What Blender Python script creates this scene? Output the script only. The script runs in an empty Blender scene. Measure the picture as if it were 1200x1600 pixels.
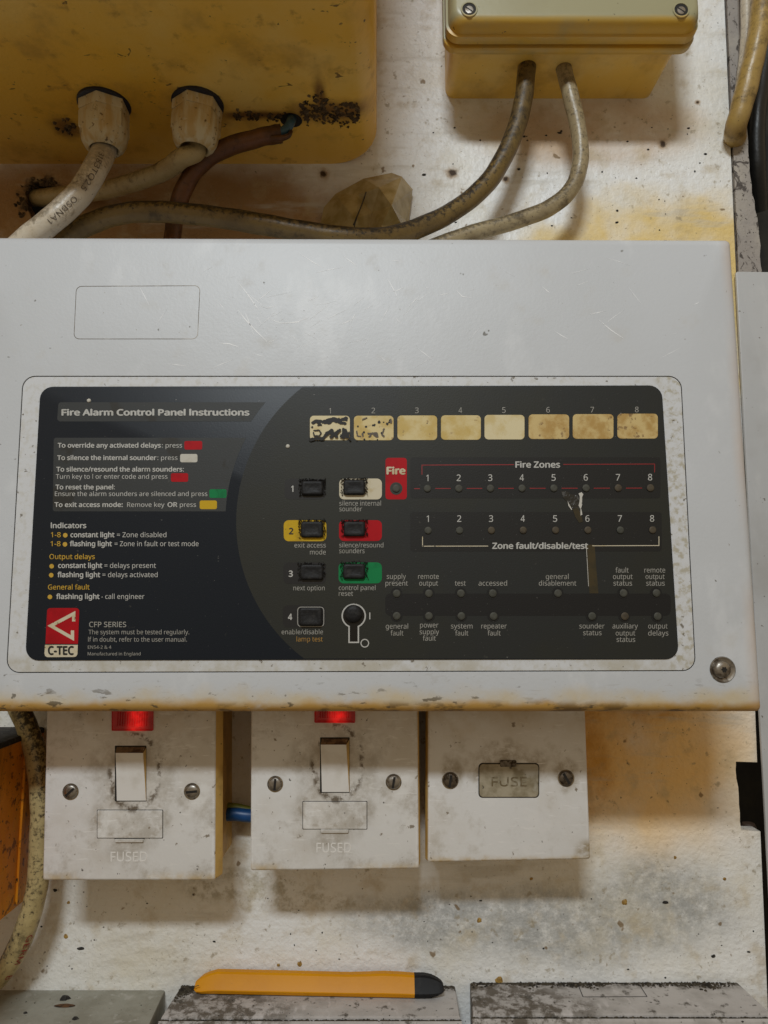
import bpy, bmesh, math, random, os
from mathutils import Vector, Matrix
from mathutils.geometry import tessellate_polygon

# ------------------------------------------------------------------ camera, world, lamp, exposure
SC = bpy.context.scene
COL = SC.collection
PITCH = math.radians(7.24)
FPX = 1130.0            # focal length in photograph pixels (1200 x 1600)
DIST = 0.436            # camera to wall, metres

cam = bpy.data.cameras.new('camera')
cam.sensor_fit = 'VERTICAL'
cam.sensor_height = 36.0
cam.lens = FPX / 1600.0 * 36.0
cam.clip_start = 0.01
cam.clip_end = 50
cam_o = bpy.data.objects.new('camera', cam)
cam_o.location = (0, -DIST, 0)
cam_o.rotation_euler = (math.pi / 2 + PITCH, 0, 0)
COL.objects.link(cam_o)
SC.camera = cam_o

w = bpy.data.worlds.new('World')
SC.world = w
w.use_nodes = True
bg = w.node_tree.nodes['Background']
bg.inputs[0].default_value = (1.0, 0.79, 0.53, 1)
# a room that is dimmer towards its floor than at eye level and above
wn = w.node_tree.nodes; wl_ = w.node_tree.links.new
wtc = wn.new('ShaderNodeTexCoord'); wsp = wn.new('ShaderNodeSeparateXYZ'); wmr = wn.new('ShaderNodeMapRange')
wl_(wtc.outputs['Generated'], wsp.inputs[0]); wl_(wsp.outputs[2], wmr.inputs[0])
wmr.inputs[1].default_value = -0.75; wmr.inputs[2].default_value = 0.15
wmr.inputs[3].default_value = 0.12; wmr.inputs[4].default_value = 0.35
wl_(wmr.outputs[0], bg.inputs[1])

def area(name, loc, target, sx, sy, power, color):
    l = bpy.data.lights.new(name, 'AREA')
    l.shape = 'RECTANGLE'; l.size = sx; l.size_y = sy
    l.energy = power; l.color = color
    o = bpy.data.objects.new(name, l)
    o.location = loc
    d = Vector(target) - Vector(loc)
    o.rotation_euler = d.to_track_quat('-Z', 'Y').to_euler()
    COL.objects.link(o)
    return o
area('ceiling_lamp', (-0.17, -1.30, 0.95), (0, 0, 0.0), 0.34, 0.10, 12.6, (0.88, 0.955, 1.0))

SC.view_settings.view_transform = 'Standard'
SC.view_settings.look = 'None'
SC.view_settings.exposure = 0.0
SC.view_settings.gamma = 1.0
SC.view_settings.use_curve_mapping = False
SC.render.engine = 'CYCLES'
SC.cycles.max_bounces = 8

# ------------------------------------------------------------------ measuring helpers
CP, SP = math.cos(PITCH), math.sin(PITCH)
def ray(px, py):
    u = (px - 600) / FPX; v = (800 - py) / FPX
    return Vector((u, CP - v * SP, SP + v * CP))
def P(px, py, dep):
    """point of the photograph on the upright plane dep metres in front of the wall"""
    r = ray(px, py)
    return Vector((0, -DIST, 0)) + r * ((DIST - dep) / r.y)
def PZ(px, py, z):
    r = ray(px, py)
    return Vector((0, -DIST, 0)) + r * (z / r.z)
def XZ(px, py, dep):
    p = P(px, py, dep); return (p.x, p.z)

# ------------------------------------------------------------------ materials
def newmat(name):
    m = bpy.data.materials.new(name); m.use_nodes = True
    nt = m.node_tree
    return m, nt, nt.nodes['Principled BSDF']

class NB:
    def __init__(s, nt):
        s.nt = nt; s.L = nt.links.new
    def n(s, t, **kw):
        x = s.nt.nodes.new(t)
        for k, v in kw.items(): setattr(x, k, v)
        return x
    def math(s, op, a, b=None, clamp=False):
        x = s.n('ShaderNodeMath', operation=op); x.use_clamp = clamp
        for i, v in enumerate((a, b)):
            if v is None: continue
            if isinstance(v, (int, float)): x.inputs[i].default_value = v
            else: s.L(v, x.inputs[i])
        return x.outputs[0]
    def mapr(s, v, a, b, c=0.0, d=1.0, smooth=True):
        x = s.n('ShaderNodeMapRange'); x.interpolation_type = 'SMOOTHSTEP' if smooth else 'LINEAR'
        s.L(v, x.inputs[0])
        for i, q in enumerate((a, b, c, d)): x.inputs[1 + i].default_value = q
        return x.outputs[0]
    def noise(s, co, scale, detail=4, rough=0.55, dist=0.0):
        x = s.n('ShaderNodeTexNoise'); s.L(co, x.inputs['Vector'])
        x.inputs['Scale'].default_value = scale; x.inputs['Detail'].default_value = detail
        x.inputs['Roughness'].default_value = rough; x.inputs['Distortion'].default_value = dist
        return x.outputs[0]
    def mix(s, f, a, b):
        x = s.n('ShaderNodeMix', data_type='RGBA')
        if isinstance(f, (int, float)): x.inputs[0].default_value = f
        else: s.L(f, x.inputs[0])
        for i, v in ((6, a), (7, b)):
            if isinstance(v, tuple): x.inputs[i].default_value = (*v[:3], 1)
            else: s.L(v, x.inputs[i])
        return x.outputs[2]

SEED = [0]
def grime(name, base, layers=(), rough=0.5, rough_dirt=None, bump=None, metallic=0.0, spec=0.5, coat=0.0):
    """procedural worn surface. layers, laid one on another:
       dict(c=colour, s=noise scale per metre, lo, hi, a=amount, st=stretch, d=detail, ell=[(x,z,rx,rz)...], lin=(axis,v0,v1))"""
    m, nt, bs = newmat(name); b = NB(nt)
    SEED[0] += 1
    tc = b.n('ShaderNodeTexCoord')
    co = tc.outputs['Object']
    col = tuple(base)
    total = None
    sep = b.n('ShaderNodeSeparateXYZ'); b.L(co, sep.inputs[0])
    for i, l in enumerate(layers):
        mp = b.n('ShaderNodeMapping'); b.L(co, mp.inputs[0])
        mp.inputs['Location'].default_value = (SEED[0] * 1.37 + i * 3.1, SEED[0] * .71, i * 1.9)
        mp.inputs['Scale'].default_value = l.get('st', (1, 1, 1))
        mp.inputs['Rotation'].default_value = l.get('rot', (0, 0, 0))
        nz = b.noise(mp.outputs[0], l['s'], l.get('d', 4), l.get('r', .6), l.get('w', 0.0))
        f = b.mapr(nz, l['lo'], l['hi'])
        if 'ell' in l:
            tot = None
            for (cx, cz, rx, rz) in l['ell']:
                vx = b.math('MULTIPLY', b.math('SUBTRACT', sep.outputs[0], cx), 1 / rx)
                vz = b.math('MULTIPLY', b.math('SUBTRACT', sep.outputs[l.get('ax2', 2)], cz), 1 / rz)
                dd = b.math('SQRT', b.math('ADD', b.math('MULTIPLY', vx, vx), b.math('MULTIPLY', vz, vz)))
                wob = b.noise(mp.outputs[0], l.get('ws', 45), 3)
                dd = b.math('ADD', dd, b.math('MULTIPLY', b.math('SUBTRACT', wob, .5), l.get('wa', 1.0)))
                if 'ring' in l: dd = b.math('ABSOLUTE', b.math('MULTIPLY', b.math('SUBTRACT', dd, 1.0), 1 / l['ring']))
                e = b.mapr(dd, l.get('e0', 0.55), l.get('e1', 1.1), 1.0, 0.0)
                tot = e if tot is None else b.math('MAXIMUM', tot, e)
            f = b.math('MULTIPLY', f, tot)
        if 'lin' in l:
            ax, v0, v1 = l['lin']
            vv = sep.outputs[ax]
            if l.get('wob'):
                vv = b.math('ADD', vv, b.math('MULTIPLY', b.math('SUBTRACT', b.noise(mp.outputs[0], 60, 3), .5), l['wob']))
            e = b.mapr(vv, min(v0, v1), max(v0, v1), 0.0 if v1 > v0 else 1.0, 1.0 if v1 > v0 else 0.0)
            f = b.math('MULTIPLY', f, e)
        f = b.math('MULTIPLY', f, l.get('a', 1.0))
        col = b.mix(f, col, tuple(l['c']))
        if l.get('dirt', True):
            total = f if total is None else b.math('MAXIMUM', total, f)
    if isinstance(col, tuple): bs.inputs['Base Color'].default_value = (*col, 1)
    else: b.L(col, bs.inputs['Base Color'])
    bs.inputs['Roughness'].default_value = rough
    if rough_dirt is not None and total is not None:
        b.L(b.mapr(total, 0, 1, rough, rough_dirt, False), bs.inputs['Roughness'])
    bs.inputs['Metallic'].default_value = metallic
    bs.inputs['Specular IOR Level'].default_value = spec
    bs.inputs['Coat Weight'].default_value = coat
    if bump:
        h = None
        for (sc, amp) in bump:
            x = b.math('MULTIPLY', b.noise(co, sc, 3, .5), amp)
            h = x if h is None else b.math('ADD', h, x)
        bp = b.n('ShaderNodeBump'); bp.inputs['Strength'].default_value = 1.0
        bp.inputs['Distance'].default_value = 1.0
        b.L(h, bp.inputs['Height']); b.L(bp.outputs[0], bs.inputs['Normal'])
    return m

def plain(name, c, rough=.5, metallic=0, spec=.5, emit=None, alpha=1, trans=0):
    m, nt, bs = newmat(name)
    b = NB(nt)
    tc = b.n('ShaderNodeTexCoord')
    nz = b.noise(tc.outputs['Object'], 220, 4)
    f = b.mapr(nz, .35, .7)
    dark = tuple(x * .78 for x in c)
    b.L(b.mix(f, tuple(c), dark), bs.inputs['Base Color'])
    bs.inputs['Roughness'].default_value = rough
    bs.inputs['Metallic'].default_value = metallic
    bs.inputs['Specular IOR Level'].default_value = spec
    bs.inputs['Alpha'].default_value = alpha
    bs.inputs['Transmission Weight'].default_value = trans
    if emit:
        bs.inputs['Emission Color'].default_value = (*emit[:3], 1)
        bs.inputs['Emission Strength'].default_value = emit[3]
    return m

BROWN = (.16, .095, .035); OCHRE = (.42, .25, .07); SOOT = (.02, .017, .012); GREY = (.30, .29, .27)
def specks(a=1.0, s=420, lo=.70, c=SOOT): return dict(c=c, s=s, lo=lo, hi=lo + .05, a=a, d=2)

M = {}
NAILS = [XZ(x, y, 0) + (r,) for x, y, r in ((707, 270, .0034), (790, 280, .0022), (1036, 225, .0028), (505, 272, .0030), (1090, 160, .0014))]
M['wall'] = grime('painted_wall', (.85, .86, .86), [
    dict(c=(.76, .72, .61), s=8, lo=.38, hi=.70, a=.55, dirt=False),
    dict(c=(.78, .56, .17), s=30, lo=.0, hi=.52, a=.92, ell=[(.175, .195, .11, .075), (.20, .21, .05, .06)], ws=40, wa=.8),
    dict(c=(.92, .58, .19), s=22, lo=.0, hi=.55, a=.94, ell=[(.150, -.088, .082, .058), (.125, -.080, .04, .06)], ws=28, wa=.5, e0=.30, e1=1.25),  # orange stain, with the warm shade below the panel painted in
    dict(c=(.62, .30, .03), s=40, lo=.35, hi=.65, a=.8, ell=[(.118, -.085, .018, .045), (.15, -.058, .06, .012)], ws=50, wa=.9, d=7),  # darker ochre core of the same stain and painted shade
    dict(c=(.33, .175, .05), s=26, lo=.0, hi=.46, a=.96, ell=[(-.17, .245, .19, .055)], ws=30, wa=.5),  # brown stain, with the yellow enclosure's shade on the wall painted in
    dict(c=(.52, .31, .12), s=24, lo=.1, hi=.7, a=.75, ell=[(.13, .305, .085, .030)], ws=30, wa=.5),  # shade under the junction box painted in as brown staining
    dict(c=(.16, .09, .035), s=60, lo=.2, hi=.6, a=.9, ell=[(-.088, -.124, .012, .012)], ws=80, wa=.6),
    dict(c=(.30, .31, .305), s=170, lo=.22, hi=.62, a=.80, ell=[(.115, -.178, .095, .026), (.155, -.170, .045, .026), (.03, -.178, .06, .018)], ws=24, wa=1.0, r=.8, d=9, e0=.45, e1=1.25),
    dict(c=(.36, .32, .22), s=130, lo=.42, hi=.62, a=.7, ell=[(-.075, -.160, .045, .010), (-.05, -.168, .05, .006)], ws=70, wa=1.3, r=.7, d=8),
    dict(c=(.48, .38, .22), s=55, lo=.52, hi=.70, a=.5, d=6),
    dict(c=(.56, .53, .46), s=26, lo=.55, hi=.72, a=.6, st=(.5, 1, 3), d=6),
    dict(c=(.68, .60, .42), s=14, lo=.46, hi=.72, a=.5, d=8, r=.7),
    dict(c=(.30, .24, .14), s=160, lo=.62, hi=.72, a=.6, d=5),
    specks(.7, 340, .73, (.08, .06, .04)), specks(.6, 620, .70, (.12, .09, .05)),
    dict(c=(.2, .12, .04), s=120, lo=.70, hi=.75, a=.8, d=2),
    dict(c=(.055, .032, .014), s=160, lo=.2, hi=.45, a=.95, d=8, ell=[XZ(64, 306, 0) + (.0165, .0150)], ws=150, wa=1.3, e0=.6, e1=1.0),
    dict(c=(.36, .22, .09), s=200, lo=.1, hi=.5, a=.8, ell=[(x, z, r * 1.9, r * 1.9) for x, z, r in NAILS], ws=260, wa=.8, e0=.2, e1=1.0),
    dict(c=(.035, .016, .006), s=300, lo=.1, hi=.4, a=.95, ell=[(x, z, r, r) for x, z, r in NAILS], ws=420, wa=.9, e0=.4, e1=1.0),
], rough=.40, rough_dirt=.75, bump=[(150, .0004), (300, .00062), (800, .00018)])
M['trim'] = grime('flaking_trim', (.33, .30, .275), [
    dict(c=(.46, .42, .36), s=40, lo=.4, hi=.7, a=.7),
    dict(c=(.05, .04, .035), s=130, lo=.54, hi=.61, a=.9, d=7, st=(1, 1, .7), w=1.5),
    dict(c=(.5, .33, .16), s=50, lo=.5, hi=.7, a=.7, lin=(2, .22, .17)),
    specks(.9, 500, .66)], rough=.7, bump=[(150, .0006), (600, .0002)])
M['sheet'] = grime('grey_metal_sheet', (.50, .51, .52), [
    dict(c=(.62, .62, .62), s=60, lo=.5, hi=.75, a=.7, st=(1, 1, .4)),
    dict(c=(.36, .35, .33), s=18, lo=.45, hi=.75, a=.6), specks(.8, 330, .71, (.12, .10, .08))],
    rough=.38, spec=.5, bump=[(300, .00006)])
M['void'] = grime('dark_recess', (.012, .012, .013), [dict(c=(.03, .027, .02), s=30, lo=.4, hi=.7)], rough=.9)
M['case'] = grime('grey_white_case', (.575, .597, .628), [
    dict(c=(.54, .56, .585), s=14, lo=.4, hi=.7, a=.7, dirt=False),
    dict(c=(.67, .69, .72), s=40, lo=.55, hi=.72, a=.6, st=(1, 1, .5), rot=(0, .6, 0), dirt=False),
    dict(c=(.52, .50, .46), s=60, lo=.58, hi=.76, a=.35, d=8),
    dict(c=(.30, .26, .20), s=200, lo=.60, hi=.68, a=.45, d=8, lin=(2, .022, .004), wob=.02, st=(.6, 1, 1.5), w=1.0),
    dict(c=(.44, .40, .33), s=75, lo=.55, hi=.72, a=.6, d=8, lin=(2, .02, -.005), wob=.03),
    dict(c=(.60, .50, .33), s=50, lo=.2, hi=.62, a=.9, lin=(2, .013, .004), wob=.014, d=7),
    dict(c=(.50, .29, .07), s=70, lo=.18, hi=.45, a=1.0, lin=(2, .0066, .0022), wob=.007, d=8),
    dict(c=(.17, .10, .03), s=130, lo=.50, hi=.60, a=.9, lin=(2, .006, .001), wob=.006, d=7, st=(.5, 1, 1)),
    dict(c=(.10, .075, .04), s=190, lo=.63, hi=.68, a=.9, lin=(2, .02, .0), wob=.01, d=4, st=(.5, 1, 1.4)),
    dict(c=(.6, .42, .28), s=20, lo=.2, hi=.8, a=.5, lin=(0, .182, .188)),
    specks(.75, 190, .735, (.09, .075, .05)), specks(.5, 420, .74, (.2, .16, .1)),
], rough=.44, rough_dirt=.6, bump=[(750, .00006), (60, .00010)])
M['bezel'] = grime('bezel_white', (.64, .655, .68), [
    dict(c=(.52, .50, .44), s=320, lo=.46, hi=.68, a=.55, d=6),
    dict(c=(.42, .38, .28), s=60, lo=.35, hi=.65, a=.65, d=8, lin=(2, .028, .022), wob=.004),
    dict(c=(.40, .36, .25), s=300, lo=.48, hi=.64, a=.75, d=6, lin=(0, .145, .152), wob=.006),
    dict(c=(.13, .10, .06), s=260, lo=.64, hi=.70, a=.85, d=5), specks(.9, 500, .70, (.07, .055, .03))],
    rough=.42, rough_dirt=.65, bump=[(650, .00005)])
M['grimeline'] = grime('groove_grime', (.12, .09, .06), [dict(c=(.5, .46, .40), s=70, lo=.45, hi=.62, a=.95)], rough=.8)
DUST = [dict(c=(.20, .20, .19), s=900, lo=.70, hi=.78, a=.45, d=2), dict(c=(.16, .15, .12), s=300, lo=.68, hi=.80, a=.35, d=6),
        dict(c=(.35, .34, .32), s=520, lo=.765, hi=.80, a=.6, d=2, st=(.6, 1, 1.4), rot=(0, .7, 0))]
M['plate_navy'] = grime('overlay_navy', (.0085, .0130, .0205), DUST, rough=.45, spec=.36, bump=[(1500, .00004)])
M['plate_grey'] = grime('overlay_charcoal', (.0185, .0205, .0200), DUST + [dict(c=(.022, .0225, .016), s=14, lo=.4, hi=.65, a=.8, dirt=False)], rough=.45, spec=.36, bump=[(1500, .00004)])
M['plate_box'] = grime('overlay_slate', (.036, .039, .040), DUST + [dict(c=(.025, .022, .016), s=40, lo=.62, hi=.68, a=.7)], rough=.45, spec=.36, bump=[(1500, .00004)])
M['plate_dark'] = grime('overlay_black', (.0125, .0125, .012), DUST, rough=.45, spec=.36, bump=[(1500, .00004)])
M['plate_band'] = grime('overlay_band', (.0095, .0095, .010), DUST, rough=.45, spec=.36, bump=[(1500, .00004)])
M['pod'] = grime('overlay_pod', (.012, .0125, .014), DUST, rough=.36)
M['ink'] = grime('white_print', (.50, .495, .47), [dict(c=(.38, .37, .33), s=300, lo=.5, hi=.75, a=.8)], rough=.5)
M['ink_dim'] = grime('grey_print', (.34, .33, .30), [dict(c=(.25, .24, .20), s=260, lo=.5, hi=.75, a=.8)], rough=.5)
M['ink_yellow'] = grime('yellow_print', (.55, .34, .035), [dict(c=(.3, .18, .03), s=300, lo=.5, hi=.75, a=.8)], rough=.5)
M['ink_brown'] = grime('brown_print', (.38, .21, .04), [dict(c=(.18, .1, .03), s=300, lo=.5, hi=.75, a=.8)], rough=.5)
M['ink_black'] = plain('black_print', (.012, .012, .012), .5)
M['red'] = grime('red_print', (.42, .006, .012), [dict(c=(.30, .006, .010), s=90, lo=.45, hi=.7, a=.8), specks(.4, 500, .72)], spec=.2, rough=.4)
M['red_line'] = plain('red_line_print', (.30, .012, .015), .5)
M['cream'] = grime('cream_print', (.62, .56, .42), [dict(c=(.5, .40, .22), s=150, lo=.5, hi=.7, a=.7), specks(.8, 500, .68)], spec=.2, rough=.5)
M['off_white'] = grime('white_patch', (.56, .54, .48), [dict(c=(.45, .42, .34), s=200, lo=.5, hi=.7, a=.6)], spec=.2, rough=.5)
M['yellow'] = grime('yellow_patch', (.56, .36, .015), [dict(c=(.40, .25, .02), s=160, lo=.5, hi=.7, a=.7), specks(.6, 500, .70)], spec=.2, rough=.45)
M['green'] = grime('green_patch', (.006, .20, .062), [dict(c=(.005, .12, .04), s=140, lo=.5, hi=.7, a=.7), specks(.5, 500, .70)], spec=.2, rough=.45)
M['card'] = grime('card_cream', (.66, .54, .27), [dict(c=(.54, .38, .10), s=110, lo=.38, hi=.62, a=.9, d=6), dict(c=(.33, .21, .08), s=330, lo=.62, hi=.72, a=.8, d=4), specks(.9, 620, .70)], rough=.6)
M['card_clean'] = grime('card_pale', (.68, .59, .36), [dict(c=(.56, .42, .15), s=90, lo=.5, hi=.68, a=.7, d=6), dict(c=(.36, .24, .1), s=400, lo=.66, hi=.73, a=.8)], rough=.6)
M['card_brown'] = grime('card_stained', (.60, .45, .19), [dict(c=(.42, .25, .06), s=130, lo=.40, hi=.62, a=.9, d=6), dict(c=(.20, .11, .04), s=300, lo=.58, hi=.68, a=.85, d=4)], rough=.6)
M['marker'] = plain('marker_ink', (.008, .008, .009), .3)
M['marker_faint'] = plain('faded_ink', (.10, .075, .05), .5)
M['button'] = grime('black_rubber', (.012, .012, .013), [dict(c=(.035, .033, .03), s=300, lo=.5, hi=.7, a=.7, d=5), dict(c=(.16, .14, .12), s=800, lo=.70, hi=.76, a=.6, d=3)], rough=.5, rough_dirt=.7, spec=.25, bump=[(700, .00016)])
M['fluff'] = grime('sticky_grime', (.010, .009, .008), [dict(c=(.05, .04, .03), s=500, lo=.6, hi=.7, a=.8)], rough=.6, bump=[(900, .0003)])
M['led'] = grime('unlit_lens', (.075, .075, .062), [dict(c=(.045, .045, .036), s=400, lo=.4, hi=.7, a=.8)], rough=.6, spec=.25)
M['led_brown'] = grime('unlit_lens_amber', (.085, .068, .045), [dict(c=(.05, .04, .03), s=400, lo=.4, hi=.7, a=.8)], rough=.6, spec=.25)
M['led_ring'] = plain('lens_ring', (.018, .026, .018), .5)
M['keyhole'] = plain('key_switch_black', (.006, .006, .006), .25)
M['steel'] = grime('screw_steel', (.42, .40, .37), [dict(c=(.14, .11, .08), s=300, lo=.42, hi=.62, a=.9, d=5)], rough=.30, rough_dirt=.6, metallic=1.0, bump=[(900, .00003)])
M['steel_dark'] = grime('screw_dull_steel', (.20, .17, .14), [dict(c=(.05, .035, .02), s=350, lo=.45, hi=.62, a=.9, d=5)], rough=.38, rough_dirt=.7, metallic=1.0)
M['slot'] = plain('slot_dark', (.010, .008, .006), .7)
M['switch'] = grime('switch_plastic', (.79, .785, .775), [
    dict(c=(.64, .60, .54), s=26, lo=.42, hi=.70, a=.75, d=6),
    dict(c=(.82, .81, .79), s=60, lo=.55, hi=.68, a=.8, d=5, dirt=False),
    dict(c=(.46, .42, .36), s=55, lo=.48, hi=.68, a=.7, d=9, r=.7),
    dict(c=(.84, .83, .81), s=230, lo=.60, hi=.67, a=.8, d=4, st=(.35, 1, 2.2), rot=(0, .8, 0), dirt=False),
    dict(c=(.42, .385, .33), s=80, lo=.36, hi=.62, a=.7, d=9, r=.72, ell=[(0, .0, .026, .036)], ws=60, wa=1.4),
    dict(c=(.12, .085, .05), s=150, lo=.46, hi=.58, a=.9, d=8, r=.7, ell=[(.001, .0095, .0125, .0180)], ring=.16, ws=90, wa=.35, e0=.2, e1=1.1),
    dict(c=(.32, .26, .18), s=150, lo=.46, hi=.64, a=.6, d=8, r=.7, ell=[(.0, -.013, .0180, .0085)], ring=.22, ws=90, wa=.5, e0=.1, e1=1.2),
    dict(c=(.54, .42, .26), s=50, lo=.35, hi=.7, a=.6, lin=(2, .018, .045), wob=.01),
    dict(c=(.56, .38, .12), s=60, lo=.38, hi=.62, a=.8, lin=(2, -.0375, -.043), wob=.010),
    dict(c=(.17, .12, .06), s=210, lo=.66, hi=.71, a=.8, d=5), specks(.9, 380, .72, (.05, .04, .03))],
    rough=.40, rough_dirt=.65, bump=[(130, .00012), (800, .00004)])
M['fuse_front'] = grime('fuse_plate_plastic', (.79, .785, .78), [
    dict(c=(.65, .61, .55), s=24, lo=.42, hi=.70, a=.7, d=7),
    dict(c=(.82, .81, .80), s=60, lo=.55, hi=.68, a=.8, d=5, dirt=False),
    dict(c=(.50, .46, .39), s=60, lo=.50, hi=.70, a=.6, d=9, r=.7),
    dict(c=(.34, .28, .19), s=90, lo=.36, hi=.62, a=.8, d=9, r=.72, ell=[(0, .006, .024, .013), (-.030, .001, .008, .009), (.030, .002, .008, .010)], ws=70, wa=1.2),
    dict(c=(.52, .40, .22), s=50, lo=.30, hi=.66, a=.7, lin=(2, .012, .040), wob=.02),
    dict(c=(.50, .33, .09), s=70, lo=.36, hi=.60, a=.9, lin=(2, -.0385, -.0425), wob=.006, d=7),
    dict(c=(.30, .21, .08), s=90, lo=.36, hi=.60, a=.9, ell=[(.042, -.040, .009, .010)], ws=90, wa=1.2, d=7),
    dict(c=(.86, .85, .84), s=230, lo=.60, hi=.67, a=.8, d=4, st=(.35, 1, 2.2), rot=(0, .8, 0), dirt=False),
    dict(c=(.17, .12, .06), s=210, lo=.66, hi=.71, a=.8, d=5), specks(.9, 380, .72, (.05, .04, .03))],
    rough=.40, rough_dirt=.65, bump=[(130, .00012), (800, .00004)])
M['switch_yellow'] = grime('aged_plastic_side', (.70, .46, .14), [
    dict(c=(.38, .24, .07), s=50, lo=.4, hi=.68, a=.8, d=6), specks(.9, 420, .70)], rough=.5, bump=[(300, .0001)])
M['rocker'] = grime('rocker_plastic', (.80, .78, .75), [dict(c=(.55, .5, .42), s=40, lo=.5, hi=.7, a=.6), dict(c=(.2, .13, .06), s=180, lo=.55, hi=.66, a=.6, lin=(2, .0205, .0225))], rough=.33, bump=[(900, .00002)])
M['rocker_top'] = grime('rocker_grime', (.20, .14, .07), [dict(c=(.05, .035, .02), s=200, lo=.45, hi=.6, a=.9, d=5), dict(c=(.5, .42, .3), s=260, lo=.62, hi=.68, a=.8)], rough=.6)
M['fuse_letter'] = grime('fuse_letter', (.15, .11, .055), [dict(c=(.30, .26, .18), s=260, lo=.5, hi=.62, a=.8)], rough=.5)
M['fuse_flap'] = grime('fuse_flap_translucent', (.40, .35, .255), [
    dict(c=(.20, .16, .09), s=90, lo=.40, hi=.62, a=.9, d=7), dict(c=(.46, .43, .36), s=70, lo=.52, hi=.68, a=.7),
    specks(.8, 400, .68)], rough=.4, rough_dirt=.6, bump=[(150, .0002)])
M['jbox'] = grime('junction_box_lid', (.37, .345, .205), [
    dict(c=(.33, .30, .17), s=20, lo=.4, hi=.7, a=.6),
    dict(c=(.72, .42, .035), s=30, lo=.1, hi=.6, a=.9, lin=(2, .0035, -.0005), wob=.002),
    specks(.8, 330, .72, (.1, .07, .03))], rough=.38, bump=[(300, .00006)])
M['jbox_side'] = grime('junction_box_yellowed', (.80, .50, .085), [
    dict(c=(.80, .58, .20), s=24, lo=.4, hi=.65, a=.7, d=5), dict(c=(.45, .25, .04), s=30, lo=.45, hi=.7, a=.7, d=6),
    specks(.8, 330, .72, (.12, .07, .02))], rough=.4, bump=[(240, .00012)])
_z = P(300, 256, 0).z
YB_ST = []
for _x, _y, _rx, _ry in ((515, 175, .017, .0055), (545, 172, .008, .005), (400, 180, .016, .0022), (500, 152, .0028, .010), (105, 200, .007, .006)):
    _p = PZ(_x, _y, _z); YB_ST.append((_p.x + .40, _p.y, _rx, _ry))
M['ybox'] = grime('yellowed_enclosure', (.88, .53, .085), [
    dict(c=(.88, .49, .04), s=12, lo=.35, hi=.7, a=.8, dirt=False),
    dict(c=(.90, .64, .20), s=10, lo=.45, hi=.68, a=.7, d=7, dirt=False),
    dict(c=(.46, .25, .04), s=34, lo=.50, hi=.72, a=.6, d=8),
    dict(c=(.40, .20, .03), s=90, lo=.56, hi=.70, a=.6, d=6),
    dict(c=(.66, .36, .03), s=20, lo=.1, hi=.6, a=.8, lin=(0, .378, .396)),
    dict(c=(.10, .05, .016), s=120, lo=.30, hi=.52, a=.95, d=9, r=.72, ell=[(x, y, rx * 1.25, ry * 1.6) for x, y, rx, ry in YB_ST], ax2=1, ws=120, wa=1.1, e0=.3, e1=1.15),
    dict(c=(.30, .14, .03), s=60, lo=.25, hi=.6, a=.8, d=8, ell=[(x, y, rx * 1.7, ry * 2.2) for x, y, rx, ry in YB_ST], ax2=1, ws=70, wa=1.1, e0=.3, e1=1.2),
    dict(c=(.12, .06, .02), s=110, lo=.66, hi=.70, a=.85, d=4, st=(1, 1.6, 1), w=1.0), specks(.9, 260, .72, (.06, .035, .015))],
    rough=.35, rough_dirt=.6, bump=[(420, .00016), (90, .0001)])
M['crust'] = grime('dark_crust', (.10, .062, .028), [dict(c=(.24, .17, .08), s=260, lo=.52, hi=.66, a=.9), dict(c=(.012, .009, .006), s=160, lo=.5, hi=.64, a=.9)], rough=.9, bump=[(600, .0006)])
M['gland'] = grime('gland_nylon', (.60, .52, .34), [
    dict(c=(.50, .32, .10), s=70, lo=.40, hi=.62, a=.8, d=6, st=(2.5, 2.5, .5)), dict(c=(.13, .07, .02), s=220, lo=.60, hi=.66, a=.9, d=4), specks(.9, 420, .70, (.07, .04, .02))],
    rough=.4, bump=[(260, .0001)])
M['gasket'] = plain('gasket_rubber', (.010, .011, .022), .5)
def cable(name, base, dirt, a=.8, lo=.42, top=None):
    L = [dict(c=dirt, s=45, lo=lo - .02, hi=lo + .30, a=a, d=9, r=.72), dict(c=tuple(x * .5 for x in dirt), s=260, lo=.62, hi=.72, a=.6, d=6),
         specks(.9, 620, .70, (.018, .012, .008)),
         dict(c=tuple(x * .35 for x in dirt), s=70, lo=.52, hi=.66, a=.7, d=8, r=.75, st=(1, 1, 1))]
    m = grime(name, base, L, rough=.34, rough_dirt=.62, bump=[(420, .00013), (1200, .00006)])
    if top:      # grime that settled on the upper side of the cable and never washed off
        nt = m.node_tree; b = NB(nt); bs = nt.nodes['Principled BSDF']
        src = bs.inputs['Base Color'].links[0].from_socket
        at = b.n('ShaderNodeAttribute', attribute_name='upper'); 
        tc = b.n('ShaderNodeTexCoord')
        nz = b.noise(tc.outputs['Object'], 420, 5, .7)
        f = b.mapr(b.math('ADD', at.outputs['Fac'], b.math('MULTIPLY', b.math('SUBTRACT', nz, .5), 1.8)), .45, .80)
        b.L(b.mix(b.math('MULTIPLY', f, top), src, (.016, .012, .008)), bs.inputs['Base Color'])
    return m
M['cab_white'] = cable('white_sheath', (.58, .51, .40), (.40, .28, .14), .6, .50, .35)
M['cab_beige'] = cable('beige_sheath', (.42, .32, .15), (.30, .19, .07), .7, .45, .45)
M['cab_rust'] = cable('browned_sheath', (.15, .052, .012), (.04, .016, .005), .95, .36, .4)
M['cab_dirty'] = cable('grimy_sheath', (.185, .12, .036), (.10, .065, .025), .85, .40, .97)
M['cab_grey'] = cable('greyed_sheath', (.36, .29, .17), (.15, .10, .045), .8, .44, .6)
M['cab_tan'] = cable('tan_sheath', (.42, .28, .085), (.30, .19, .06), .8, .42, .3)
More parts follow.
